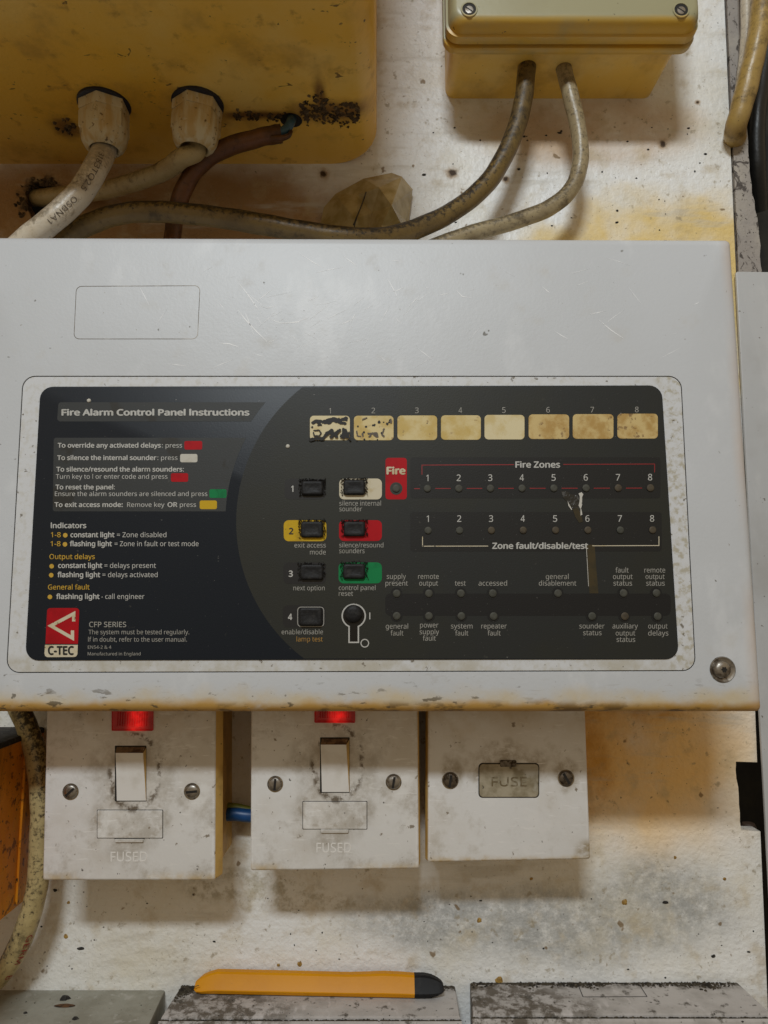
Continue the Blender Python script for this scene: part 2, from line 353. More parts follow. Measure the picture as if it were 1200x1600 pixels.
M['cab_speck'] = cable('speckled_sheath', (.52, .42, .20), (.28, .21, .09), .8, .44, .9)
M['cab_dark'] = cable('dark_sheath', (.012, .012, .011), (.010, .009, .008), .8, .44)
M['wire_blue'] = plain('blue_wire', (.008, .075, .24), .4)
M['wire_blue_dull'] = plain('dull_blue_wire', (.025, .075, .11), .4)
M['wire_yg'] = plain('earth_wire', (.20, .21, .02), .5)
M['print_dark'] = plain('cable_print', (.12, .09, .065), .6)
M['print_red'] = plain('cable_print_red', (.30, .03, .02), .6)
M['orange'] = grime('orange_paint', (.72, .25, .012), [
    dict(c=(.80, .34, .015), s=30, lo=.45, hi=.65, a=.8), dict(c=(.20, .09, .012), s=26, lo=.50, hi=.66, a=.8, st=(1, 1, .25)),
    dict(c=(.16, .05, .01), s=190, lo=.56, hi=.64, a=.85, d=5), specks(1, 420, .66)], rough=.45, bump=[(300, .0003)])
M['soot'] = grime('black_dust', (.022, .020, .018), [dict(c=(.07, .065, .055), s=240, lo=.5, hi=.68, a=.8)], rough=.95, bump=[(500, .0006)])
M['grime_crease_brown'] = grime('brown_grime_and_crease', (.060, .048, .030), [dict(c=(.018, .014, .010), s=260, lo=.45, hi=.6, a=.9), dict(c=(.16, .13, .09), s=500, lo=.6, hi=.68, a=.8)], rough=.95, bump=[(700, .0004)])
M['trunk'] = grime('dirty_trunking', (.50, .475, .46), [
    dict(c=(.34, .32, .30), s=50, lo=.40, hi=.68, a=.8, d=8),
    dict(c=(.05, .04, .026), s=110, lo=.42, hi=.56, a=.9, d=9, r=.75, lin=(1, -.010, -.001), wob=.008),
    dict(c=(.075, .055, .032), s=120, lo=.42, hi=.56, a=.85, d=9, r=.75, ell=[(-.085, .0, .07, .5)], ws=50, wa=1.2),
    dict(c=(.06, .05, .035), s=130, lo=.58, hi=.66, a=.8, d=6),
    dict(c=(.58, .55, .54), s=90, lo=.60, hi=.68, a=.8, st=(1, .5, 1), rot=(0, 0, .7)), specks(1, 420, .69)], rough=.55, rough_dirt=.9, bump=[(240, .0003), (800, .0001)])
M['trunk_green'] = grime('dusty_trunking', (.34, .335, .285), [
    dict(c=(.26, .25, .20), s=60, lo=.40, hi=.65, a=.8, d=8), dict(c=(.46, .45, .41), s=160, lo=.58, hi=.68, a=.7, d=6),
    specks(1, 330, .69)], rough=.6, rough_dirt=.9, bump=[(240, .0003), (800, .0001)])
M['knife'] = grime('orange_plastic', (.68, .285, .002), [dict(c=(.60, .24, .003), s=30, lo=.4, hi=.7, a=.7, dirt=False), specks(.4, 420, .73, (.2, .1, .02))], rough=.42, spec=.2, bump=[(500, .00003)])
M['knife_black'] = grime('black_plastic', (.010, .010, .011), [dict(c=(.022, .022, .022), s=200, lo=.5, hi=.7)], rough=.5, spec=.18)
M['rust'] = grime('rust_spot', (.12, .055, .02), [dict(c=(.03, .018, .01), s=500, lo=.45, hi=.6)], rough=.9)
M['ochre_crumb'] = grime('ochre_crumb', (.42, .26, .06), [dict(c=(.25, .14, .03), s=500, lo=.45, hi=.6)], rough=.6)
M['chip'] = grime('chipped_white', (.55, .53, .48), [specks(.9, 600, .62)], rough=.6)
M['smear'] = grime('smear', (.028, .026, .022), [dict(c=(.10, .10, .10), s=420, lo=.55, hi=.68, a=.8, d=6)], rough=.25, bump=[(500, .0006)])
M['glue'] = grime('amber_glue', (.052, .038, .016), [dict(c=(.034, .028, .015), s=200, lo=.4, hi=.65)], rough=.3)
M['scratch'] = grime('scratch_white', (.90, .91, .93), [dict(c=(.66, .68, .71), s=160, lo=.45, hi=.65, a=.9)], rough=.5)

# brown cling film
m, nt, bs = newmat('brown_film'); b = NB(nt)
tc = b.n('ShaderNodeTexCoord'); nz = b.noise(tc.outputs['Object'], 90, 5)
b.L(b.mix(b.mapr(nz, .35, .65), (.46, .35, .16), (.30, .21, .07)), bs.inputs['Base Color'])
bs.inputs['Roughness'].default_value = .14
bs.inputs['Alpha'].default_value = .93
M['film'] = m
# red lens with a lit neon behind it
m, nt, bs = newmat('red_lens'); b = NB(nt)
bs.inputs['Base Color'].default_value = (.32, .004, .006, 1); bs.inputs['Roughness'].default_value = .2
tc = b.n('ShaderNodeTexCoord'); sp = b.n('ShaderNodeSeparateXYZ'); b.L(tc.outputs['Object'], sp.inputs[0])
g = b.mapr(b.math('ABSOLUTE', b.math('SUBTRACT', sp.outputs[0], .0012)), .0, .0075, 1.0, 0.0)
st = b.math('MULTIPLY', b.math('ADD', b.math('MULTIPLY', g, .42), .035), b.mapr(b.noise(tc.outputs['Object'], 300, 3), .3, .7, .6, 1.2))
bs.inputs['Emission Color'].default_value = (1, .018, .014, 1); b.L(st, bs.inputs['Emission Strength'])
M['lens'] = m

# ------------------------------------------------------------------ mesh builder
WL = {}      # world location of each object's origin
def empty(name, loc, label, cat, group=None):
    o = bpy.data.objects.new(name, None); COL.objects.link(o)
    o.empty_display_size = .01
    o.location = loc; WL[o.name] = Vector(loc)
    return tag(o, label, cat, group)
def tag(o, label=None, cat=None, group=None, kind=None):
    if label: o['label'] = label
    if cat: o['category'] = cat
    if group: o['group'] = group
    if kind: o['kind'] = kind
    return o

FONT = None
try:
    FONT = bpy.data.fonts.load(os.path.join(bpy.utils.system_resource('DATAFILES', path='fonts'), 'NotoSansHebrew-Regular.woff2'))
except Exception:
    FONT = None
TCACHE = {}
def glyphs(s, bold=0.0, extr=0.0):
    """text as a flat triangulated mesh: (verts, faces, x0, x1), the capital height scaled to 1"""
    key = (s, bold, extr)
    if key in TCACHE: return TCACHE[key]
    def get(t):
        c = bpy.data.curves.new('t', 'FONT'); c.body = t; c.size = 1
        if FONT: c.font = FONT
        c.extrude = extr; c.resolution_u = 3
        o = bpy.data.objects.new('t', c); COL.objects.link(o)
        dg = bpy.context.evaluated_depsgraph_get()
        me = bpy.data.meshes.new_from_object(o.evaluated_get(dg))
        v = [tuple(x.co) for x in me.vertices]; f = [tuple(p.vertices) for p in me.polygons]
        bpy.data.objects.remove(o); bpy.data.curves.remove(c); bpy.data.meshes.remove(me)
        return v, f
    s = s.replace('I', 'l')
    hv, _ = get('H')
    cap = max(q[1] for q in hv)
    v, f = get(s)
    v = [(x / cap, y / cap, z / cap) for x, y, z in v]
    if bold and not extr:      # heavier strokes: the glyphs again, a hair to each side
        n = len(v); b0 = v; f0 = f; v = []; f = []
        for k, (dx, dy) in enumerate(((-bold, 0), (bold, 0), (0, bold * .8), (0, -bold * .8))):
            v += [(x + dx, y + dy, z + k * .012) for x, y, z in b0]; f += [tuple(i + n * k for i in q) for q in f0]
    r = (v, f, min(q[0] for q in v), max(q[0] for q in v))
    TCACHE[key] = r
    return r

class MB:
    def __init__(s): s.v = []; s.f = []; s.m = []; s.attr = {}
    def add(s, vs, fs, mi=0):
        o = len(s.v); s.v += [Vector(x) for x in vs]
        s.f += [tuple(i + o for i in f) for f in fs]; s.m += [mi] * len(fs)
    def loft(s, loops, cap0=False, cap1=True, mi=0, mis=None, closed=True):
        n = len(loops[0]); vs = [p for l in loops for p in l]; 
        for i in range(len(loops) - 1):
            fs = []
            for j in range(n if closed else n - 1):
                k = (j + 1) % n
                fs.append((i * n + j, i * n + k, (i + 1) * n + k, (i + 1) * n + j))
            s._f(vs if i == 0 else None, fs, mis[i] if mis else mi, n * len(loops))
        base = s._base
        if cap0: s.f.append(tuple(base + j for j in reversed(range(n)))); s.m.append(mis[0] if mis else mi)
        if cap1: s.f.append(tuple(base + (len(loops) - 1) * n + j for j in range(n))); s.m.append(mis[-1] if mis else mi)
    def _f(s, vs, fs, mi, tot):
        if vs is not None:
            s._base = len(s.v); s.v += [Vector(x) for x in vs]
        s.f += [tuple(i + s._base for i in f) for f in fs]; s.m += [mi] * len(fs)
    def poly(s, outer, holes, dep, mi=0, thick=None):
        """flat polygon with holes on an upright plane (x,z lists)"""
        loops = [[Vector((x, z, 0)) for x, z in l] for l in [outer] + list(holes)]
        flat = [q for l in loops for q in l]
        tris = tessellate_polygon(loops)
        s.add([(q.x, -dep, q.y) for q in flat], tris, mi)
        if thick:
            for l in loops:
                n = len(l)
                s.add([(q.x, -dep, q.y) for q in l] + [(q.x, -dep + thick, q.y) for q in l],
                      [(j, (j + 1) % n, n + (j + 1) % n, n + j) for j in range(n)], mi)
    def tube(s, pts, r, n=14, mi=0, cap=True, taper=None, wob=0.0, seed=1):
        rnd = random.Random(seed)
        path = catmull(pts)
        loops = []; up = Vector((0, -1, 0)); ups = []
        ph = [rnd.random() * 6 for _ in range(4)]
        for i, p in enumerate(path):
            t = (path[min(i + 1, len(path) - 1)] - path[max(i - 1, 0)]).normalized()
            nn = (up - t * up.dot(t))
            if nn.length < 1e-4: nn = Vector((1, 0, 0)) - t * t.x
            nn.normalize(); bb = nn.cross(t)
            rr = r * (taper(i / (len(path) - 1)) if taper else 1)
            lp = []
            for j in range(n):
                a = 2 * math.pi * j / n
                k = 1 + wob * (math.sin(i * .31 + ph[0] + 2 * a) * .5 + math.sin(i * .83 + ph[1] + a) * .5)
                d = nn * math.cos(a) + bb * math.sin(a)
                lp.append(p + d * rr * k); ups.append(d.z * .5 + .5)
            loops.append(lp)
        o = len(s.v)
        s.loft(loops, cap, cap, mi)
        for i, u in enumerate(ups): s.attr[o + i] = u
    def lathe(s, c, axis, prof, n=24, mi=0, mis=None, rot=0.0, cap1=True, cap0=False):
        """prof: (radius, distance along axis)"""
        ax = Vector(axis).normalized()
        e1 = ax.orthogonal().normalized() if abs(ax.y) < .9 else Vector((1, 0, 0))
        e1 = (e1 - ax * e1.dot(ax)).normalized(); e2 = ax.cross(e1)
        loops = []
        for (r, h) in prof:
            loops.append([Vector(c) + ax * h + (e1 * math.cos(rot + 2 * math.pi * j / n) + e2 * math.sin(rot + 2 * math.pi * j / n)) * r for j in range(n)])
        s.loft(loops, cap0, cap1, mi, mis)
    def box(s, x0, x1, y0, y1, z0, z1, mi=0):
        v = [(x, y, z) for z in (z0, z1) for y in (y0, y1) for x in (x0, x1)]
        s.add(v, [(0, 1, 3, 2), (4, 6, 7, 5), (0, 4, 5, 1), (2, 3, 7, 6), (0, 2, 6, 4), (1, 5, 7, 3)], mi)
    def text(s, t, x0, x1, base, cap, dep, bold=0.0, extr=0.0, mi=0, base1=None):
        v, f, a, b_ = glyphs(t, bold, extr)
        out = []
        for (x, y, z) in v:
            k = (x - a) / (b_ - a)
            bl = base + ((base1 - base) * k if base1 is not None else 0)
            p = P(x0 + k * (x1 - x0), bl - y * cap, dep)
            p.y -= z * cap / 3400.0
            out.append(p)
        s.add(out, f, mi)
    def disc(s, px, py, r, dep, n=20, mi=0, r2=None, ring=None):
        if ring:
            a = [P(px + r * math.cos(t * 2 * math.pi / n), py + r * math.sin(t * 2 * math.pi / n), dep) for t in range(n)]
            c = [P(px + ring * math.cos(t * 2 * math.pi / n), py + ring * math.sin(t * 2 * math.pi / n), dep) for t in range(n)]
            s.add(a + c, [(j, (j + 1) % n, n + (j + 1) % n, n + j) for j in range(n)], mi)
        else:
            s.add([P(px + r * math.cos(t * 2 * math.pi / n), py + (r2 or r) * math.sin(t * 2 * math.pi / n), dep) for t in range(n)], [tuple(range(n))], mi)
    def line(s, pts, wpx, dep, mi=0, closed=False):
        """thin printed line through photograph points, mitred"""
        n = len(pts); L = []; R = []
        for i, (x, y) in enumerate(pts):
            a = Vector(pts[i - 1]) if (i > 0 or closed) else None
            c = Vector(pts[(i + 1) % n]) if (i < n - 1 or closed) else None
            p = Vector((x, y))
            d1 = (p - a).normalized() if a is not None else (c - p).normalized()
            d2 = (c - p).normalized() if c is not None else d1
            tt = (d1 + d2); tt = tt.normalized() if tt.length > 1e-6 else d1
            nn = Vector((-tt.y, tt.x)); k = max(.35, nn.dot(Vector((-d1.y, d1.x))))
            L.append(P(*(p + nn * wpx / 2 / k), dep)); R.append(P(*(p - nn * wpx / 2 / k), dep))
        fs = [(i, (i + 1) % n, n + (i + 1) % n, n + i) for i in range(n if closed else n - 1)]
        s.add(L + R, fs, mi)
    def build(s, name, mats, parent=None, smooth=35, loc=None, flip=True):
        if not isinstance(mats, (list, tuple)): mats = [mats]
        if parent is not None: wl = WL[parent.name]
        elif loc is not None: wl = Vector(loc)
        else: wl = Vector((0, 0, 0))
        me = bpy.data.meshes.new(name)
        me.from_pydata([tuple(v - wl) for v in s.v], [], s.f)
        for mm in mats: me.materials.append(mm)
        me.polygons.foreach_set('material_index', s.m)
        if s.attr:
            at = me.attributes.new('upper', 'FLOAT', 'POINT')
            for i, u in s.attr.items(): at.data[i].value = u
        bm = bmesh.new(); bm.from_mesh(me)
        if flip: bmesh.ops.recalc_face_normals(bm, faces=bm.faces)
        bm.to_mesh(me); bm.free()
        me.polygons.foreach_set('use_smooth', [smooth > 0] * len(me.polygons))
        if smooth > 0: me.set_sharp_from_angle(angle=math.radians(smooth))
        o = bpy.data.objects.new(name, me); COL.objects.link(o)
        if parent is not None: o.parent = parent
        else: o.location = wl
        WL[o.name] = wl
        return o

def catmull(pts, sub=10):
    pts = [Vector(p) for p in pts]
    q = [pts[0] * 2 - pts[1]] + pts + [pts[-1] * 2 - pts[-2]]
    out = []
    for i in range(1, len(q) - 2):
        for k in range(sub):
            t = k / sub
            a, b_, c, d = q[i - 1], q[i], q[i + 1], q[i + 2]
            out.append(.5 * ((2 * b_) + (c - a) * t + (2 * a - 5 * b_ + 4 * c - d) * t * t + (3 * b_ - a - 3 * c + d) * t ** 3))
    out.append(pts[-1])
    return out

def rq(corners, r, n=6):
    """rounded quad outline; corners BL, BR, TR, TL as (x,z); r scalar"""
    c = [Vector(q) for q in corners]; out = []
    for i in range(4):
        p = c[i]; a = (c[i - 1] - p).normalized(); b_ = (c[(i + 1) % 4] - p).normalized()
        if r <= 1e-7:
            out += [tuple(p)] * 1 if False else [tuple(p + (a * (1 - k / n) + b_ * (k / n)) * 1e-6) for k in range(n + 1)]
            continue
        cen = p + (a + b_) * r
        for k in range(n + 1):
            t = k / n * math.pi / 2
            q = cen - b_ * r * math.cos(t) - a * r * math.sin(t)
            out.append((q.x, q.y))
    return out
def inset(corners, d):
    c = [Vector(q) for q in corners]; out = []
    for i in range(4):
        p = c[i]; a = (c[i - 1] - p).normalized(); b_ = (c[(i + 1) % 4] - p).normalized()
        out.append(tuple(p + (a + b_) * d))
    return out
def at(loop, dep): return [Vector((x, -dep, z)) for x, z in loop]
def quad(x0, y0, x1, y1, dep):
    """photograph rectangle -> corners on plane"""
    return [XZ(x0, y1, dep), XZ(x1, y1, dep), XZ(x1, y0, dep), XZ(x0, y0, dep)]
def slab(mb, corners, r, d0, d1, bev, mi=0, steps=3, rb=None, cap0=False):
    L = [at(rq(corners, r), d0)]
    for k in range(steps + 1):
        t = k / steps * math.pi / 2
        ins = bev * (1 - math.cos(t)); dd = d1 - bev + bev * math.sin(t)
        L.append(at(rq(inset(corners, ins), max(r - ins, .0002)), dd))
    mb.loft(L, cap0, True, mi)
def flat(mb, x0, y0, x1, y1, rpx, dep, mi=0):
    mb.add(at(rq(quad(x0, y0, x1, y1, dep), rpx / 3350.0, 5), dep), [tuple(range(24))], mi)

R = random.Random(7)

# ================================================================== SETTING: wall, gap, trim, metal sheet
D_CASE = .094
wall_r = [XZ(1129, -60, 0), XZ(1150, 430, 0), XZ(1180, 1115, 0), XZ(1199, 1560, 0), XZ(1203, 1680, 0)]
notch = [XZ(1150, 1190, 0), XZ(1183, 1191, 0), XZ(1188, 1299, 0), XZ(1158, 1297, 0)]
outer = [(-.60, .62)]
outer += [(-.60, -.42)]
outer += [wall_r[4], wall_r[3], notch[2], notch[3]]
rn = random.Random(3)
for k in range(1, 8):
    a = Vector(notch[3]).lerp(Vector(notch[0]), k / 8); outer.append((a.x + rn.uniform(-.0006, .0006), a.y))
outer += [notch[0], notch[1], wall_r[2], wall_r[1], wall_r[0], (wall_r[0][0] + .004, .62)]
hole = []
hc = P(66, 312, 0); rh = random.Random(5)
for k in range(28):
    t = k / 28 * 2 * math.pi
    rr = .0115 * (1 + .13 * math.sin(3 * t + 1) + rh.uniform(-.09, .09))
    hole.append((hc.x + rr * 1.05 * math.cos(t), hc.z + rr * math.sin(t)))
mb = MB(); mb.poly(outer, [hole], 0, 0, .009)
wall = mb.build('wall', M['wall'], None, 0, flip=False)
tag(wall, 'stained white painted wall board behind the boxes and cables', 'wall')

def blob(mb, px, py, rpx, dep, h, seed, mi=0, sx=1.0, n=11):
    """small raised irregular fleck on an upright plane"""
    rr = random.Random(seed); c = P(px, py, dep)
    k = rpx / FPX * (DIST - dep)
    ring = [Vector((c.x + sx * k * rr.uniform(.65, 1.2) * math.cos(t * 2 * math.pi / n), c.y, c.z + k * rr.uniform(.65, 1.2) * math.sin(t * 2 * math.pi / n))) for t in range(n)]
    top = [c.lerp(q, .55) + Vector((0, -h, 0)) for q in ring]
    mb.loft([ring, top], False, True, mi)
# ragged burnt lip of the cable hole
mb = MB()
for k in range(34):
    t = rh.uniform(.30, 1.25) * math.pi if k < 55 else rh.uniform(0, 2) * math.pi
    rr = .0115 * rh.uniform(.92, 1.45 if k < 55 else 1.12)
    c = Vector((hc.x + rr * math.cos(t) * 1.08, 0, hc.z + rr * math.sin(t)))
    s_ = rh.uniform(.0006, .0019)
    ring = [c + Vector((s_ * rh.uniform(.5, 1.3) * math.cos(q * math.pi / 3.5), 0.0002, s_ * rh.uniform(.5, 1.3) * math.sin(q * math.pi / 3.5))) for q in range(7)]
    mb.loft([ring, [c.lerp(q, .4) + Vector((0, -rh.uniform(.0006, .0022), 0)) for q in ring]], False, True)
mb.build('burnt_hole_rim', M['crust'], wall, 0)
# ochre crumbs and dried drips stuck on the lower wall
mb = MB()
for i, (x, y, r) in enumerate([(749, 1438, 4.5), (976, 1410, 5.5), (780, 1533, 7), (1132, 1373, 3), (1055, 1340, 3), (830, 1373, 3), (468, 1506, 5), (435, 1508, 3), (107, 1410, 3), (103, 1463, 4)]):
    blob(mb, x, y, r * .85, .0001, .0005, 90 + i)
mb.build('dried_drip', M['ochre_crumb'], wall, 50)
mb = MB()
for i in range(40):
    x, y = R.uniform(60, 1185), R.uniform(1385, 1535)
    if 1500 < y and 300 < x < 700: continue
    blob(mb, x, y, R.choice((.7, .9, 1.1, 1.5)), .0001, .0003, 200 + i, 0, R.uniform(.6, 2.2), 7)
for i in range(46):
    x, y = R.uniform(650, 1125), R.uniform(170, 365)
    blob(mb, x, y, R.choice((1.1, 1.4, 2.2)), .0001, .0004, 400 + i, 0, R.uniform(.5, 2.0), 7)
for (x, y, sx) in [(126, 1482, 2.2), (86, 1391, 1.2), (1115, 1494, 1.5), (1040, 1410, 2)]:
    blob(mb, x, y, 2.6, .0001, .0005, int(x), 0, sx, 9)
mb.build('dirt_fleck', M['soot'], wall, 40)

mb = MB()
mb.box(-.9, .9, .16, .18, -.6, .8)
mb.box(-.9, -.88, .0, .16, -.6, .8)
mb.build('recess', M['void'], None, 0)
bpy.data.objects['recess']['kind'] = 'structure'

mb = MB(); mb.lathe(P(1172, 1330, -.03), (0, 0, 1), [(.0045, -.02), (.0045, .0145), (.0036, .0165), (.0015, .017)], 20)
o = mb.build('pipe_stub', plain('brown_stub', (.10, .06, .04), .6), None, 50, P(1172, 1330, -.03)); tag(o, 'small dark brown pipe stub inside the black notch of the wall', 'pipe')

# flaking trim strip along the right edge of the wall
e0 = [XZ(1131, -60, .0), XZ(1152, 430, .0), XZ(1155, 520, 0)]
e1 = [XZ(1151, -60, .0), XZ(1158, 120, 0), XZ(1166, 205, 0), XZ(1172, 290, 0), XZ(1184, 355, 0), XZ(1189, 430, 0), XZ(1192, 520, 0)]
rn = random.Random(12)
pl = [(q[0] + .0004, q[1]) for q in e0][::-1]
edge = []
for i in range(len(e1) - 1):
    for k in range(5):
        a = Vector(e1[i]).lerp(Vector(e1[i + 1]), k / 5); edge.append((a.x + rn.uniform(-.0005, .0005), a.y))
mb = MB(); mb.poly(pl + edge, [], .0012, 0, .010)
o = mb.build('trim_strip', M['trim'], None, 0, flip=False)
tag(o, 'narrow grey flaking trim strip on the right edge of the wall board', 'trim')

x0 = XZ(1144, 425, .004)[0]
sh = [(x0 - .0004, -.45), (x0 + .12, -.45), (x0 + .12, XZ(1200, 428, .004)[1]), (x0 - .0012, XZ(1145, 424, .004)[1])]
sh[0] = (XZ(1205, 1560, .004)[0], -.45)
sh[3] = (XZ(1150, 424, .004)[0], XZ(1150, 424, .004)[1])
mb = MB(); slab(mb, sh, .0015, .0022, .004, .0006)
o = mb.build('metal_sheet', M['sheet'], None, 40)
tag(o, 'pale grey metal sheet standing right of the control panel', 'metal sheet')

# ================================================================== YELLOW ENCLOSURE, top left
ZB = PZ(300, 255, 1).z  # placeholder
ZB = P(300, 256, 0).z
ROOT = Vector((-.40, 0, ZB))
yb = empty('yellowed_enclosure', ROOT, 'big yellowed plastic enclosure at top left with two cable glands underneath', 'enclosure')
xr = P(588, 200, .03).x
mb = MB()
def hz(x0, x1, y0, y1, r, z):
    return [Vector((x, y, z)) for x, y in rq([(x0, y0), (x1, y0), (x1, y1), (x0, y1)], r, 8)]
L = []
for k in range(7):
    t = k / 6 * math.pi / 2; bv = .0135
    ins = bv * (1 - math.sin(t)); z = ZB + bv * (1 - math.cos(t))
    L.append(hz(-.42 + ins, xr - ins, -.205 + ins, .0, .016, z))  # unseen front carried further out to deepen the shade behind it
L.append(hz(-.42, xr, -.205, .0, .016, .62))
mb.loft(L, True, True)
mb.build('enclosure_body', M['ybox'], yb, 40)
def gland(px, py, tilt, rot):
    c = PZ(px, py, ZB)
    ax = Vector((tilt[0], tilt[1], -1)).normalized()
    g = MB(); c2 = c + ax * .0012
    h = 6
    r = .0140
    g.lathe(c2, ax, [(r * 1.0, 0), (r * 1.0, .0050), (r * .985, .0056)], h, 0, rot=rot)
    g.lathe(c2 + ax * .0058, ax, [(r * .96, -.001), (r * .96, .0), (r * .985, .0010), (r * .985, .0100), (r * .90, .0113)], h, 0, rot=rot + .05)
    g.lathe(c2 + ax * .0146, ax, [(r * .90, -.0055), (r * .92, -.001), (r * .92, .0035), (r * .87, .0070), (r * .76, .0100), (r * .60, .0118), (r * .54, .0112), (r * .52, .006)], 32, 0)
    o = g.build('cable_gland', M['gland'], yb, 32)
    k = MB(); k.lathe(c, ax, [(r * 1.045, -.001), (r * 1.045, .0008), (r * 1.0, .0011)], 32)
    k.build('gasket', M['gasket'], o, 40)
    return c2 + ax * .0240
GA = gland(163, 163, (0.03, .05), .20)
GB = gland(309, 162, (-.05, .05), .42)
# crusty sealant where the third cable goes in
mb = MB(); rc = random.Random(21)
for k in range(240):
    u = rc.random()
    x = 470 + 90 * rc.random() if u < .72 else 362 + 110 * rc.random()
    y = rc.gauss(176 if u < .72 else 181, 9 if u < .72 else 4)
    if u < .06: x, y = rc.uniform(492, 508), rc.uniform(140, 165)
    if 438 < x < 470 and 176 < y < 202: continue
    c = PZ(x, y, ZB + .0002); s_ = rc.uniform(.0005, .0017) * (1.6 if rc.random() < .12 else 1)
    n = 7
    ring = [c + Vector((s_ * rc.uniform(.5, 1.4) * math.cos(q * 2 * math.pi / n), s_ * rc.uniform(.5, 1.3) * math.sin(q * 2 * math.pi / n), 0)) for q in range(n)]
    apex = [c.lerp(q, .4) - Vector((rc.uniform(-.001, .001), rc.uniform(-.001, .001), rc.uniform(.0002, .0012))) for q in ring]
    mb.loft([ring, apex], False, True)
for k in range(22):
    x, y = rc.gauss(104, 7), rc.gauss(200, 8)
    c = PZ(x, y, ZB); s_ = rc.uniform(.0005, .0015)
    ring = [c + Vector((s_ * rc.uniform(.5, 1.4) * math.cos(q * 2 * math.pi / 7), s_ * rc.uniform(.5, 1.3) * math.sin(q * 2 * math.pi / 7), 0)) for q in range(7)]
    mb.loft([ring, [c.lerp(q, .4) - Vector((0, 0, rc.uniform(.0005, .0018))) for q in ring]], False, True)
mb.build('sealant_crust', M['crust'], yb, 0)
mb = MB(); c = PZ(455, 188, ZB - .0003)
mb.add([c + Vector((.0065 * math.cos(t * math.pi / 8), .0065 * math.sin(t * math.pi / 8), 0)) for t in range(16)], [tuple(range(16))])
mb.build('entry_hole', M['void'], yb, 0)

# ================================================================== JUNCTION BOX, top right
ZJ = P(857, 154, 0).z
xl, xrr = P(696, 150, .0).x, P(1018, 154, .0).x
jb = empty('junction_box', ((xl + xrr) / 2, 0, ZJ), 'yellowed beige junction box with screwed lid above two dangling cables', 'junction box')
mb = MB()
c = [(xl, ZJ), (xrr, ZJ), (xrr, .56), (xl, .56)]
mb.loft([at(rq(c, .006), 0), at(rq(inset(c, -.0006), .006), .043)], False, True)
# faint mould lines on the underside
for px0, px1 in ((760, 748), (1010, 975)):
    pa, pb = PZ(px0, 84, ZJ), PZ(px1, 150, ZJ)
    mb.add([pa + Vector((-.0003, 0, -.0001)), pa + Vector((.0003, 0, -.0003)), pb + Vector((.0003, 0, -.0003)), pb + Vector((-.0003, 0, -.0001))], [(0, 1, 2, 3)])
mb.build('box_body', M['jbox_side'], jb, 35)
lx0, lx1 = P(693, 70, .050).x, P(1088, 70, .050).x
zl = P(850, 72, .050).z
c = [(lx0, zl), (lx1, zl), (lx1, .565), (lx0, .565)]
mb = MB()
prof = [(.0415, .004), (.0425, .0008), (.0435, .0), (.0475, .0), (.0480, .0004), (.0482, .0026), (.0498, .0026), (.0500, .0012), (.0505, .0008), (.0556, .0010), (.0560, .0022), (.0600, .0027), (.0632, .0040), (.0647, .0054), (.0650, .0072)]
mb.loft([at(rq(inset(c, i), .0085 - i * .3, 8), d) for d, i in prof], True, True)
lid = mb.build('box_lid', M['jbox'], jb, 42)
for px, py in ((733, 15), (1064, 16)):
    p = P(px, py, .065)
    r = .0048
    mb = MB(); mb.lathe(p, (0, -1, 0), [(r * 1.0, -.0002), (r * 1.0, .0004), (r * .96, .0006), (r * .82, .0006), (r * .80, .0002)], 28, 0, cap1=False)
    o = mb.build('screw_recess', M['jbox'], lid, 40)
    mb = MB(); mb.lathe(p, (0, -1, 0), [(r * .80, .0002), (r * .79, .00025)], 28, 0)
    mb.build('recess_bottom', M['slot'], lid, 40)
    mb = MB(); mb.lathe(p + Vector((0, -.0003, -.0004)), (0, -1, 0), [(r * .52, 0), (r * .48, .0003), (r * .2, .0004)], 20, 0)
    q = p + Vector((0, -.00075, -.0004))
    mb.add([q + Vector((x, 0, z)) for x, z in ((-.0020, .0010), (-.0016, .0016), (.0020, -.0010), (.0016, -.0016))], [(0, 1, 2, 3)], 1)
    mb.build('lid_screw', [M['steel'], M['slot']], lid, 40)

# ================================================================== CABLES
def cab(name, pts, r, mat, label, wob=.03, seed=1, build=True, cap=True):
    pp = [p if isinstance(p, Vector) else P(*p) for p in pts]
    mb = MB(); mb.tube(pp, r, 18, 0, cap, None, wob, seed)
    base = pp[-1]
    if not build: return mb, pp
    o = mb.build(name, mat, None, 60, base)
    tag(o, label, 'cable')
    return o, pp
def cable_print(owner, pp, r, text, s0, h, a0, mat, gap=1.0):
    """lettering wrapped on the sheath, reading along the cable"""
    path = catmull(pp); cum = [0]
    for i in range(1, len(path)): cum.append(cum[-1] + (path[i] - path[i - 1]).length)
    v, f, x0_, x1_ = glyphs(text, .0)
    out = []
    for (x, y, z) in v:
        s_ = s0 + (x - x0_) * h * gap
        i = max(1, min(len(path) - 1, next((k for k in range(len(cum)) if cum[k] >= s_), len(path) - 1)))
        k = (s_ - cum[i - 1]) / max(1e-9, cum[i] - cum[i - 1])
        def fr(j):
            return (path[min(j + 1, len(path) - 1)] - path[max(j - 1, 0)]).normalized()
        c = path[i - 1].lerp(path[i], k); t = fr(i - 1).lerp(fr(i), k).normalized()
        n_ = Vector((0, -1, 0)); n_ = (n_ - t * n_.dot(t)).normalized(); u = n_.cross(t)
        a = a0 + (y - .5) * h / r
        out.append(c + (n_ * math.cos(a) + u * math.sin(a)) * (r * 1.035 + .0001))
    mb = MB(); mb.add(out, f)
    return mb.build('printed_lettering', mat, owner, 0, flip=False)

